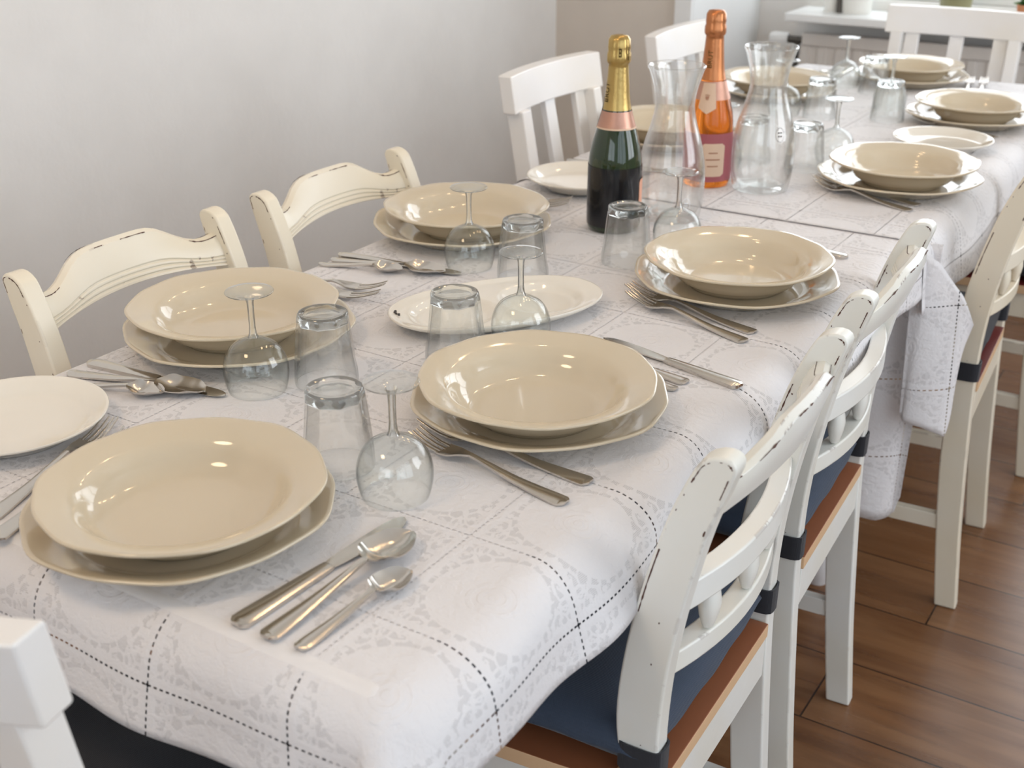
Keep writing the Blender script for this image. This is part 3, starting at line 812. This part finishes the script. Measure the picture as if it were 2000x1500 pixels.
def side_profile(R_=.1):
    s = R_ / .1
    out = [(0, .003), (.06, .003), (.062, 0), (.067, 0), (.07, .003), (.082, .010), (.096, .0175), (.0995, .0195), (.1, .0212), (.099, .022), (.096, .0208), (.084, .0142), (.076, .0085), (.068, .0065), (0, .006)]
    return [(a * s, b) for a, b in out]
def dense(p):
    o = []
    for a, b in zip(p, p[1:]):
        o.append(a)
        if hypot(a[0] - b[0], a[1] - b[1]) > .008: o.append(((a[0] + b[0]) / 2, (a[1] + b[1]) / 2))
    return o + [p[-1]]
dn = link('dinner_plate', lathe(dense(dinner_profile()), 96, scal(.144, .021)), M['china'], angle=0)
sp = link('soup_plate', lathe(dense(soup_profile()), 96, scal(.132, .015)), M['china'], angle=0)
sd = link('side_plate', lathe(dense(side_profile()), 72), M['china_white'], angle=0)
# soup x,y, dinner dx,dy, rotation, description of the place
SET = [
    (.043, .678, -.010, .005, .3, 'at the near end of the table, largest in the picture'),
    (.196, 1.057, -.004, .012, .9, 'between the forks and tumblers, nearest on the right side'),
    (.216, 1.573, 0, -.005, .1, 'on the right side just before the join of the two cloths'),
    (-.252, 1.051, .012, -.004, .6, 'in front of the nearer cream chair by the left wall'),
    (-.255, 1.582, -.005, -.005, 1.3, 'in front of the second cream chair by the left wall'),
    (.258, 2.243, -.004, -.008, .2, 'on the farther table beside the red-seated chair, behind two forks'),
    (.240, 2.866, -.004, -.004, .5, 'at the right edge of the farther table near the window'),
    (-.021, 3.277, .004, -.004, .8, 'at the far head of the table before the end chair'),
    (-.250, 2.915, .004, 0, .4, 'on the far left, seen behind the right-hand carafe'),
    (-.260, 2.335, .006, -.004, .7, 'behind the dark green bottle on the left of the farther table'),
]
def far_z(y): return TZ + (.0028 if y > TYS - .02 else .0004)
for i, (x, y, dx, dy, a, where) in enumerate(SET):
    z = far_z(y)
    d_ = dn if i == 0 else dn.copy(); s_ = sp if i == 0 else sp.copy()
    if i: COL.objects.link(d_); COL.objects.link(s_)
    d_.location = (x + dx, y + dy, z); d_.rotation_euler = (0, 0, a)
    s_.location = (x, y, z + .0066); s_.rotation_euler = (0, 0, a + .25)
    tag(d_, 'wavy-rimmed ivory dinner plate under the soup plate ' + ' '.join(where.split()[:9]), 'plate', 'dinner plates')
    tag(s_, 'ivory soup plate ' + where, 'plate', 'soup plates')
# labels for the dinner plates kept short and different
DL = ['flat ivory dinner plate, lower one of the pair at the near table end', 'flat ivory dinner plate, lower of the pair nearest on the right', 'flat ivory dinner plate, lower of the pair just before the cloth join', 'flat ivory dinner plate, lower of the pair before the nearer cream chair', 'flat ivory dinner plate, lower of the pair before the second cream chair', 'flat ivory dinner plate, lower of the pair beyond the join behind two forks', 'flat ivory dinner plate, lower of the pair at the right picture edge', 'flat ivory dinner plate, lower of the pair at the far table head', 'flat ivory dinner plate, lower of the pair behind the right-hand carafe', 'flat ivory dinner plate, lower of the pair behind the green bottle']
ds = [o for o in COL.objects if o.name.startswith('dinner_plate')]
ds.sort(key=lambda o: [hypot(o.location.x - s[0] - s[2], o.location.y - s[1] - s[3]) < .001 for s in SET].index(True))
for o, l_ in zip(ds, DL): o['label'] = l_
for i, (x, y, l_) in enumerate([(-.265, .724, 'round white side plate at the left picture edge, left of the near plates'), (-.2356, 1.927, 'round white side plate beside the dark green bottle, to its left'), (.2416, 2.591, 'round white side plate standing alone behind the far right soup plate')]):
    o = sd if i == 0 else sd.copy()
    if i: COL.objects.link(o)
    o.location = (x, y, far_z(y) + (0 if i != 1 else .001)); tag(o, l_, 'plate', 'side plates')

# oval serving dish with two wells
def oval_dish():
    root = empty('serving_dish', (-.012, 1.298, TZ + .0004), R(58)); tag(root, 'oval white serving dish with two wells in the middle of the table', 'dish')
    A, B = .152, .086; bm = bmesh.new(); nr, ns = 26, 96
    def well(x, y):
        d = 9
        for c in (-.066, .066): d = min(d, sqrt(((x - c) / .062) ** 2 + (y / .060) ** 2))
        return .0165 - .0095 * (1 - sstep(.72, 1.02, d))
    def ring(fr, zf, und=False):
        out = []
        for k in range(ns):
            th = 2 * pi * k / ns; c, s = cos(th), sin(th); q = (abs(c / A) ** 2.25 + abs(s / B) ** 2.25) ** (-1 / 2.25)
            x, y = c * q * fr, s * q * fr; out.append(bm.verts.new((x, y, zf(x, y, fr))))
        return out
    top = lambda x, y, fr: well(x, y) + .004 * sstep(.86, 1.0, fr)
    rows = [ring(.62, lambda x, y, f: 0), ring(.66, lambda x, y, f: 0), ring(.68, lambda x, y, f: .003), ring(.9, lambda x, y, f: .010), ring(.99, lambda x, y, f: .0165), ring(1.0, lambda x, y, f: .019), ring(.992, lambda x, y, f: .0206)]
    for k in range(nr): rows.append(ring(.98 * (1 - k / nr) , top))
    for a, b in zip(rows, rows[1:]):
        for k in range(ns): bm.faces.new((a[k], a[(k + 1) % ns], b[(k + 1) % ns], b[k]))
    c = bm.verts.new((0, 0, well(0, 0)))
    for k in range(ns): bm.faces.new((rows[-1][k], rows[-1][(k + 1) % ns], c))
    c = bm.verts.new((0, 0, .001))
    for k in range(ns): bm.faces.new((rows[0][(k + 1) % ns], rows[0][k], c))
    bmesh.ops.recalc_face_normals(bm, faces=bm.faces)
    link('dish', bm, M['china_white'], root, angle=0)
    bm = bmesh.new()
    for k in range(4):
        x = -.139 + (0.0012 * (k - 1.5) ** 2); y = .012 + k * .0042
        box(bm, x - .0014, x + .0014, y, y + .0024, .0170, .0203)
        box(bm, x - .0004, x + .0008, y + .0006, y + .0018, .0170, .0206)
    m_ = link('rim_print', bm, M['print'], root); m_['label'] = 'small dark print on the rim'
oval_dish()

# ------------------------------------------------------------------ glasses (all stand upside down)
def wine_glass():
    r = empty('wine_glass'); G = M['glass_thin']
    H = .122
    bo = [(.0335, 0), (.0358, .008), (.0378, .020), (.0374, .032), (.0335, .045), (.0260, .0555), (.0150, .0620), (.0065, .0655)]
    bi = [(.0050, .0635), (.0140, .0602), (.0248, .0540), (.0325, .0440), (.0364, .0318), (.0369, .020), (.0350, .008), (.0328, 0)]
    bo = catmull(bo, 3); bi = catmull(bi, 3)
    prof_b = [(0, .0642)] + bi + [(.0332, -.0003)] + bo
    link('bowl', lathe(prof_b, 56), G, r, angle=0)
    link('stem', lathe([(.0065, .0655), (.0046, .070), (.0038, .078), (.0037, .095), (.0042, .108), (.0060, .1145)], 24), M['glass_solid'], r, angle=0)
    link('foot', lathe([(.0060, .1145), (.012, .1172), (.022, .1190), (.0270, .1198), (.0277, .1208), (.0270, .1218), (.02, .1216), (.01, .1205), (0, .1200)], 48), G, r, angle=0)
    return r
def tumbler():
    r = empty('tumbler'); nfl = 9
    out = catmull([(.0374, 0), (.0376, .006), (.0370, .018), (.0358, .034), (.0342, .050), (.0325, .066), (.0312, .0765)], 4)
    inn = catmull([(.0284, .0740), (.0290, .062), (.0310, .046), (.0330, .030), (.0348, .014), (.0357, 0)], 4)
    n = len(out)
    def mod(rr, z, th, i):
        k = sstep(.014, .030, z); fl = 1 - abs(sin(nfl * th / 2))
        if i < n: return rr * (1 - .072 * k * (1 - fl)), z
        return rr * (1 - .022 * k * (1 - fl)), z
    link('cup', lathe(out[::-1] + [(.0367, -.0004)] + inn[::-1], 108, lambda rr, z, th, i: mod(rr, z, th, 0 if i < n else 999)), M['glass_fluted'], r, angle=0)
    def mb(rr, z, th, i):
        fl = 1 - abs(sin(nfl * th / 2)); k = sstep(.0872, .0775, z) * sstep(.02, .028, rr)
        return rr * (1 - .072 * k * (1 - fl)), z
    link('base', lathe([(0, .0752), (.016, .0750), (.0240, .0742), (.0284, .0741), (.0312, .0766), (.0307, .0810), (.0298, .0850), (.0285, .0874), (.0265, .0880), (.0243, .0876), (.0228, .0862), (.012, .0856), (0, .0855)], 108, mb), M['glass_solid'], r, angle=0)
    return r
wg = wine_glass(); tag(wg, '', 'wine glass', 'upturned wine glasses')
WG = [(.170, .832, 'upturned wine glass beside the near tumbler, closest to the camera'),
      (-.118, .946, 'upturned wine glass in front of the left dinner plate and tumbler'),
      (-.158, 1.447, 'upturned wine glass before the plate of the second left chair'),
      (.067, 1.230, 'upturned wine glass standing between the oval dish and a right soup plate'),
      (.066, 1.693, 'upturned wine glass in front of the left carafe'),
      (.090, 2.361, 'upturned wine glass on the far table behind the right soup plate'),
      (-.145, 3.135, 'farthest upturned wine glass, left of the far head plates'),
      (-.152, 2.727, 'upturned wine glass half hidden behind the right carafe'),
      (.037, 2.909, 'upturned wine glass behind the lone far tumbler'),
      (-.075, 2.190, 'upturned wine glass behind the orange bottle')]
for i, (x, y, l_) in enumerate(WG):
    z = far_z(y) + .0004
    if i == 0: wg.location = (x, y, z); wg['label'] = l_
    else: copy_tree(wg, (x, y, z), i * .7, l_)
tb = tumbler(); tag(tb, '', 'tumbler', 'upturned tumblers')
TB = [(.083, .850, 'upturned fluted tumbler nearest to the camera, left of the near wine glass'),
      (-.064, 1.006, 'upturned fluted tumbler beside the left plate, second from the camera'),
      (.026, 1.144, 'upturned fluted tumbler standing before the oval dish'),
      (-.065, 1.448, 'upturned fluted tumbler beside the wine glass of the second left chair'),
      (.030, 1.591, 'upturned fluted tumbler at the foot of the green bottle'),
      (.063, 2.269, 'upturned fluted tumbler right of the right-hand carafe'),
      (-.071, 2.736, 'upturned fluted tumbler on the far table, behind the right carafe'),
      (.068, 2.790, 'upturned fluted tumbler standing clear on the far table, nearest the lone side plate'),
      (-.055, 3.088, 'farthest upturned fluted tumbler, in front of the far head plates'),
      (-.045, 2.270, 'upturned fluted tumbler seen through the right carafe')]
for i, (x, y, l_) in enumerate(TB):
    z = far_z(y) + .0005
    if i == 0: tb.location = (x, y, z); tb['label'] = l_
    else: copy_tree(tb, (x, y, z), i * .31, l_)

# ------------------------------------------------------------------ carafes
def carafe_profile():
    out = catmull([(.0505, .004), (.0545, .030), (.0560, .060), (.0545, .090), (.0480, .125), (.0390, .155), (.0330, .180), (.0325, .195), (.0355, .215), (.0415, .236), (.0452, .247)], 4)
    lip = [(.0468, .2490), (.0472, .2515), (.0458, .2535), (.0440, .2528)]
    inn = catmull([(.0425, .247), (.0392, .236), (.0332, .215), (.0302, .195), (.0306, .180), (.0366, .155), (.0456, .125), (.0520, .090), (.0534, .060), (.0518, .030), (.0460, .0125)], 4)
    return [(0, .003), (.035, .001), (.046, 0), (.0495, .001)] + out + lip + inn + [(.030, .010), (0, .011)]
def carafe(loc, label, maz, mz, mat, dots):
    r = empty('carafe', loc); tag(r, label, 'carafe')
    prof = carafe_profile(); link('body', lathe(prof, 72), M['glass'], r, angle=0)
    rr, = interp(sorted([(z, a) for a, z in catmull([(.0505, .004), (.0545, .030), (.0560, .060), (.0545, .090), (.0480, .125), (.0390, .155)], 4)]), mz)
    bm = bmesh.new()
    def place(u, v):
        r2, = interp(sorted([(z, a) for a, z in catmull([(.0505, .004), (.0545, .030), (.0560, .060), (.0545, .090), (.0480, .125), (.0390, .155)], 4)]), mz + v)
        th = maz + u / r2; return ((r2 + .0004) * cos(th), (r2 + .0004) * sin(th), mz + v)
    def quadring(a0, b0, a1, b1, n=28):
        A = [bm.verts.new(place(a0 * cos(2 * pi * k / n), b0 * sin(2 * pi * k / n))) for k in range(n)]; B = [bm.verts.new(place(a1 * cos(2 * pi * k / n), b1 * sin(2 * pi * k / n))) for k in range(n)]
        for k in range(n): bm.faces.new((A[k], A[(k + 1) % n], B[(k + 1) % n], B[k]))
    quadring(.0085, .0125, .0078, .0116)
    for u0, u1, v0, v1 in dots:
        bm.faces.new([bm.verts.new(place(a, b)) for a, b in ((u0, v0), (u1, v0), (u1, v1), (u0, v1))])
    link('mark', bm, mat, r)
    return r
carafe((-.018, 1.842, TZ + .0006), 'clear glass carafe standing right next to the green bottle', R(-37), .034, M['etch'], [(-.003, .004, .003, .0045), (-.003, .004, -.001, .0005), (-.003, .003, -.005, -.0035)])
carafe((.046, 2.088, TZ + .0032), 'clear glass carafe right of the orange bottle, with a small dark oval mark', R(-38), .108, M['print'], [(-.004, -.001, .002, .005), (.0005, .004, .002, .005), (-.004, -.001, -.004, -.001), (.0005, .004, -.004, -.001)])

# ------------------------------------------------------------------ bottles
def bottle_r(z):
    return interp(BP, z)[0]
BP = catmull([(.004, .0415), (.012, .0433), (.06, .0435), (.105, .0432), (.130, .0405), (.155, .0342), (.180, .0262), (.205, .0203), (.235, .0172), (.268, .0150), (.278, .0160), (.300, .0150)], 5)
def wrap(bm_r, a0, a1, z0, z1, off, n=36, m=14, round_=0, shape=None):
    bm = bmesh.new(); g_ = []
    for j in range(m + 1):
        z = z0 + (z1 - z0) * j / m; row = []
        sh = 0
        if round_:
            q = min(z - z0, z1 - z); sh = 0 if q > round_ else round_ - sqrt(max(0, round_ ** 2 - (round_ - q) ** 2))
        da = sh / bm_r(z)
        for i in range(n + 1):
            th = a0 + da + (a1 - a0 - 2 * da) * i / n; rr = bm_r(z) + off
            zz = z if not shape else shape(i / n, j / m, z)
            if shape: rr = bm_r(zz) + off
            row.append(bm.verts.new((rr * cos(th), rr * sin(th), zz)))
        g_.append(row)
    for a, b in zip(g_, g_[1:]):
        for i in range(n): bm.faces.new((a[i], a[i + 1], b[i + 1], b[i]))
    return bm
def bottle(name, loc, label, glass, foil, foil_z):
    r = empty(name, loc); tag(r, label, 'bottle', 'sparkling wine bottles')
    prof = [(0, .012), (.02, .008), (.036, .001), (.040, 0)] + [(a, z) for z, a in BP] + [(0, .300)]
    link('glass_body', lathe(prof, 64), glass, r, angle=0)
    def fr(z): return bottle_r(z) + .0007
    zs = [foil_z + (.265 - foil_z) * k / 14 for k in range(15)]
    prof = [(fr(z), z) for z in zs] + [(.0178, .2665), (.0188, .270), (.0186, .280), (.0172, .284), (.0178, .290), (.0170, .302), (.0135, .3075), (.006, .309), (0, .309)]
    def md(rr, z, th, i):
        k = sstep(.262, .27, z) * sstep(.309, .300, z); return rr * (1 + .022 * k * cos(11 * th) + .012 * k * sin(5 * th + 40 * z)), z
    f = link('foil', lathe(prof, 66, md), foil, r, angle=0)
    return r, f
def letters(txt, size, az, z, rfun, off, vertical, mat, parent, name='lettering'):
    def place(x, y):
        if vertical: u, v = -y, x
        else: u, v = x, y
        rr = rfun(z + v) + off; th = az + u / rr
        return (rr * cos(th), rr * sin(th), z + v)
    link(name, text_bm(txt, size, place), mat, parent, smooth=False)
b1, f1 = bottle('champagne_bottle', (-.070, 1.738, TZ + .0006), 'dark green sparkling wine bottle with gold foil neck', M['green_glass'], M['gold'], .195)
link('neck_label', wrap(bottle_r, R(-205), R(60), .168, .193, .0010), M['rose_gold'], b1)
bm = wrap(bottle_r, R(-205), R(60), .166, .1685, .0012); link('neck_label_edge', bm, M['cream_label'], b1)
bm = wrap(bottle_r, R(-178), R(-150), .168, .213, .0014); lb_ = link('foil_tab', bm, M['black_label'], b1); lb_['label'] = 'dark tab of the neck foil'
link('body_label', wrap(bottle_r, R(-230), R(70), .010, .107, .0008), M['black_label'], b1)
pn = link('label_panel', wrap(bottle_r, R(0), R(62), .022, .086, .0014, round_=.004), M['peach_label'], b1); pn['label'] = 'peach-coloured label panel at the right side'
letters('BRUT', .0125, R(-118), .222, bottle_r, .0016, True, M['gold_dark'], f1)
bm = bmesh.new()
for a0, a1, z0, z1 in ((-64, -50, .277, .279), (-64, -50, .288, .290), (-64, -60, .279, .288), (-54, -50, .279, .288), (-60, -54, .2825, .2845), (-16, -10, .272, .292)):
    b_ = wrap(lambda z: .0188, R(a0), R(a1), z0, z1, .0008, 6, 4); me = bpy.data.meshes.new('t'); b_.to_mesh(me); b_.free(); bm.from_mesh(me); bpy.data.meshes.remove(me)
link('emblem', bm, M['gold_dark'], f1)

b2, f2 = bottle('rose_wine_bottle', (-.054, 2.072, TZ + .0032), 'clear bottle of orange-pink sparkling wine with copper foil neck', M['rose_glass'], M['copper'], .190)
def shield(i, j, z):
    return z
link('neck_label', wrap(bottle_r, R(-200), R(70), .157, .188, .0010), M['rose_gold'], b2)
bm = wrap(bottle_r, R(-100), R(-52), .134, .186, .0016, shape=lambda i, j, z: z if j > .35 else .134 + (z - .134) + (1 - j / .35) * .010 * abs(2 * i - 1))
sh_ = link('shield_label', bm, M['cream_label'], b2)
letters('\u2766', .012, R(-78), .163, bottle_r, .0024, False, M['print_soft'], sh_, 'emblem')
link('body_label', wrap(bottle_r, R(-200), R(45), .012, .099, .0008), M['mauve_label'], b2)
pl_ = link('label_panel', wrap(bottle_r, R(-82), R(-25), .022, .082, .0014, round_=.006), M['cream_label'], b2)
bm = bmesh.new()
for k, (a0, a1) in enumerate(((-64, -43), (-70, -37), (-66, -41))):
    z0 = .064 - k * .012; b_ = wrap(bottle_r, R(a0), R(a1), z0, z0 + .0022, .0019, 12, 1); me = bpy.data.meshes.new('t'); b_.to_mesh(me); b_.free(); bm.from_mesh(me); bpy.data.meshes.remove(me)
link('label_print', bm, M['print_soft'], pl_)
letters('BRUT', .0125, R(-84), .226, bottle_r, .0016, True, M['gold_dark'], f2)

# ------------------------------------------------------------------ cutlery: x runs from handle end to tip
def strip(st, nj=8):
    """stations (x, half width, z, dish, thickness)"""
    bm = bmesh.new(); T_, B_ = [], []
    for x, w_, z, dsh, th in st:
        T_.append([bm.verts.new((x, w_ * j / nj, z + dsh * (j / nj) ** 2 + th)) for j in range(-nj, nj + 1)])
        B_.append([bm.verts.new((x, w_ * j / nj, z + dsh * (j / nj) ** 2)) for j in range(-nj, nj + 1)])
    n = 2 * nj
    for a, b, c, d in zip(T_, T_[1:], B_, B_[1:]):
        for j in range(n):
            bm.faces.new((a[j], b[j], b[j + 1], a[j + 1])); bm.faces.new((c[j + 1], d[j + 1], d[j], c[j]))
        bm.faces.new((a[0], c[0], d[0], b[0])); bm.faces.new((a[n], b[n], d[n], c[n]))
    for a, c, fl in ((T_[0], B_[0], 1), (T_[-1], B_[-1], 0)):
        for j in range(n): bm.faces.new((a[j], a[j + 1], c[j + 1], c[j]))
    bmesh.ops.recalc_face_normals(bm, faces=bm.faces)
    return bm
S_ = lambda pts, k=4: catmull(pts, k)
def handle_st(L, wend, wneck, zneck, th=.0022):
    return S_([(0, wend * .45, .0015, -.0006, th), (.004, wend * .85, .0012, -.0010, th), (.012, wend, .0010, -.0012, th), (L * .5, (wend + wneck) / 2 * .95, .0035, -.0010, th), (L * .85, wneck, zneck * .8, -.0004, th + .0006), (L, wneck * .95, zneck, 0, th + .0004)])
def spoon(L=.190, bw=.0225, name='soup_spoon', wend=.0095):
    r = empty(name); bl = L * .345; hl = L - bl
    link('handle', strip(handle_st(hl, wend, .0034, .0085)), M['steel'], r, angle=50)
    st = [(hl, .0032, .0085, 0, .0024)]
    for k in range(1, 19):
        q = k / 18; wq = bw * (sin(pi * min(1, q * .98 + .0) ** .82)) ** .62 if q < 1 else .0012
        z = .0085 * (1 - sstep(0, .35, q)) + .0006 + .0042 * sstep(.62, 1, q)
        st.append((hl + bl * q, max(wq, .0012), z, .0075 * sstep(0, .22, q) * sstep(1.08, .7, q), .0014))
    link('bowl', strip(st), M['steel'], r, angle=50)
    return r
def fork(L=.205, name='dinner_fork'):
    r = empty(name); hl = L * .61
    link('handle', strip(handle_st(hl, .0098, .0032, .0105)), M['steel'], r, angle=50)
    a = L - hl
    st = S_([(hl, .0032, .0105, 0, .0024), (hl + a * .14, .0065, .0082, .001, .0020), (hl + a * .28, .0112, .0048, .002, .0018), (hl + a * .40, .0122, .0036, .002, .0018), (hl + a * .48, .0122, .0036, .002, .0018)])
    link('head', strip(st), M['steel'], r, angle=50)
    for j in range(4):
        y = -.0122 + .00305 + j * .0061; secs = []
        for q in (0, .3, .6, .85, 1.0):
            x = hl + a * (.46 + .54 * q); z = .0040 + .0012 * (abs(j - 1.5) > 1) + .010 * q ** 1.8; w_ = .0021 - .0010 * q; yy = y * (1 - .06 * q)
            secs.append([(x, yy - w_, z), (x, yy + w_, z), (x, yy + w_ * .8, z + .0017), (x, yy - w_ * .8, z + .0017)])
        link('tine', sweep(secs), M['steel'], r, bevel=.0004)
    return r
def knife(L=.212, name='table_knife'):
    r = empty(name); hl = L * .52
    st = S_([(0, .0045, .0012, -.0008, .0034), (.004, .0088, .0008, -.0012, .0040), (.012, .0100, .0008, -.0016, .0046), (hl * .5, .0084, .0008, -.0014, .0046), (hl * .92, .0066, .0008, -.0010, .0042), (hl, .0058, .0010, -.0005, .0034)])
    link('handle', strip(st), M['steel'], r, angle=50)
    a = L - hl; bm = bmesh.new()
    up = S_([(hl, .0056), (hl + a * .08, .0068), (hl + a * .3, .0080), (hl + a * .6, .0086), (hl + a * .85, .0080), (hl + a * .97, .0045), (L, .0005)], 4)
    lo = S_([(hl, -.0056), (hl + a * .08, -.0072), (hl + a * .3, -.0092), (hl + a * .6, -.0104), (hl + a * .85, -.0090), (hl + a * .97, -.0040), (L, -.0002)], 4)
    rows = []
    for (x, yu), (_, yl) in zip(up, lo):
        rows.append([(x, yu, .0016), (x, yu, .0034), (x, (yu + yl) / 2, .0032), (x, yl, .0024), (x, yl, .0021), (x, (yu + yl) / 2, .0018)])
    link('blade', sweep(rows), M['steel'], r, angle=50)
    return r
PROTO = {}
def put(kind, hx, hy, tx, ty, label, group, lift=0):
    a = atan2(ty - hy, tx - hx); loc = (hx, hy, far_z(hy) + .0004 + lift)
    if kind not in PROTO:
        PROTO[kind] = {'fork': fork, 'knife': knife, 'soup': spoon, 'tea': lambda: spoon(.135, .0166, 'teaspoon', .0075), 'steak': lambda: fork(.215, 'dinner_fork')}[kind]()
        o = PROTO[kind]; o.location = loc; o.rotation_euler = (0, 0, a)
    else: o = copy_tree(PROTO[kind], loc, a)
    tag(o, label, {'fork': 'fork', 'steak': 'fork', 'knife': 'knife', 'soup': 'spoon', 'tea': 'spoon'}[kind], group)
G1, G2, G3 = 'forks laid on the table', 'knives laid on the table', 'spoons laid on the table'
put('knife', .193, .585, .208, .795, 'steel table knife in the foreground, its tip under the big spoon', G2)
put('soup', .227, .583, .2335, .775, 'large steel spoon in the foreground, middle of the three pieces', G3, .0022)
put('tea', .257, .588, .268, .717, 'small steel teaspoon in the foreground, nearest the right', G3)
put('steak', .322, .953, .114, .962, 'steel fork right below the near right plate, farther of its pair', G1)
put('fork', .322, .904, .137, .930, 'steel fork below the near right plate, nearer of its pair', G1)
put('steak', .307, 1.420, .099, 1.468, 'steel fork before the right plate at the join, farther of its pair', G1)
put('fork', .309, 1.385, .114, 1.442, 'steel fork before the right plate at the join, nearer of its pair', G1)
put('steak', .325, 2.126, .124, 2.176, 'steel fork on the far table beside the white plate, farther of its pair', G1)
put('fork', .322, 2.085, .130, 2.150, 'steel fork on the far table, nearer of its pair beyond the cloth join', G1)
put('knife', -.345, .893, -.135, .908, 'steel table knife before the nearer left chair, beside two spoons', G2)
put('soup', -.341, .858, -.162, .898, 'large steel spoon before the nearer left chair', G3)
put('tea', -.322, .832, -.198, .870, 'small teaspoon at left, peeking from behind the side plate', G3)
put('knife', -.356, 1.383, -.147, 1.405, 'steel table knife before the second left chair', G2)
put('soup', -.352, 1.360, -.162, 1.394, 'large steel spoon before the second left chair', G3)
put('tea', -.354, 1.333, -.224, 1.366, 'small teaspoon before the second left chair', G3)
put('fork', -.125, .585, -.176, .775, 'steel fork at the left picture edge, tines showing above the near plate', G1)
put('steak', -.090, .565, -.135, .760, 'steel fork at the left picture edge, handle beside the near plate', G1)
put('fork', -.388, 1.228, -.196, 1.282, 'steel fork beyond the left plate, farther of two showing their tines', G1)
put('steak', -.385, 1.196, -.180, 1.250, 'steel fork beyond the left plate, nearer of two showing their tines', G1)
put('fork', -.388, 1.760, -.198, 1.806, 'steel fork beyond the second left plate, farther of two tine tips', G1)
put('steak', -.388, 1.727, -.180, 1.780, 'steel fork beyond the second left plate, nearer of two tine tips', G1)
put('knife', .358, 1.250, .150, 1.297, 'steel table knife behind the near right plate', G2)
put('soup', .300, 1.228, .110, 1.252, 'large spoon behind the near right plate, handle end showing', G3)
put('tea', .298, 1.203, .168, 1.219, 'small teaspoon behind the near right plate, handle end showing', G3)
put('knife', .308, 1.785, .102, 1.822, 'steel knife behind the right plate at the join, handle end showing', G2)
put('fork', .320, 2.735, .128, 2.800, 'steel fork before the plate at the right picture edge', G1)
put('fork', .150, 3.150, .118, 3.345, 'steel fork right of the far head plates, inner of the pair', G1)
put('steak', .186, 3.150, .150, 3.355, 'steel fork right of the far head plates, outer of the pair', G1)
put('knife', -.212, 3.395, -.196, 3.190, 'steel knife left of the far head plates, inner of the two pieces', G2)
put('soup', -.245, 3.390, -.228, 3.205, 'steel spoon left of the far head plates, outer of the two pieces', G3)
put('knife', -.352, 2.078, -.145, 2.098, 'steel knife left of the green bottle beside the side plate', G2)
put('soup', -.352, 2.050, -.165, 2.070, 'steel spoon left of the green bottle beside the side plate', G3)
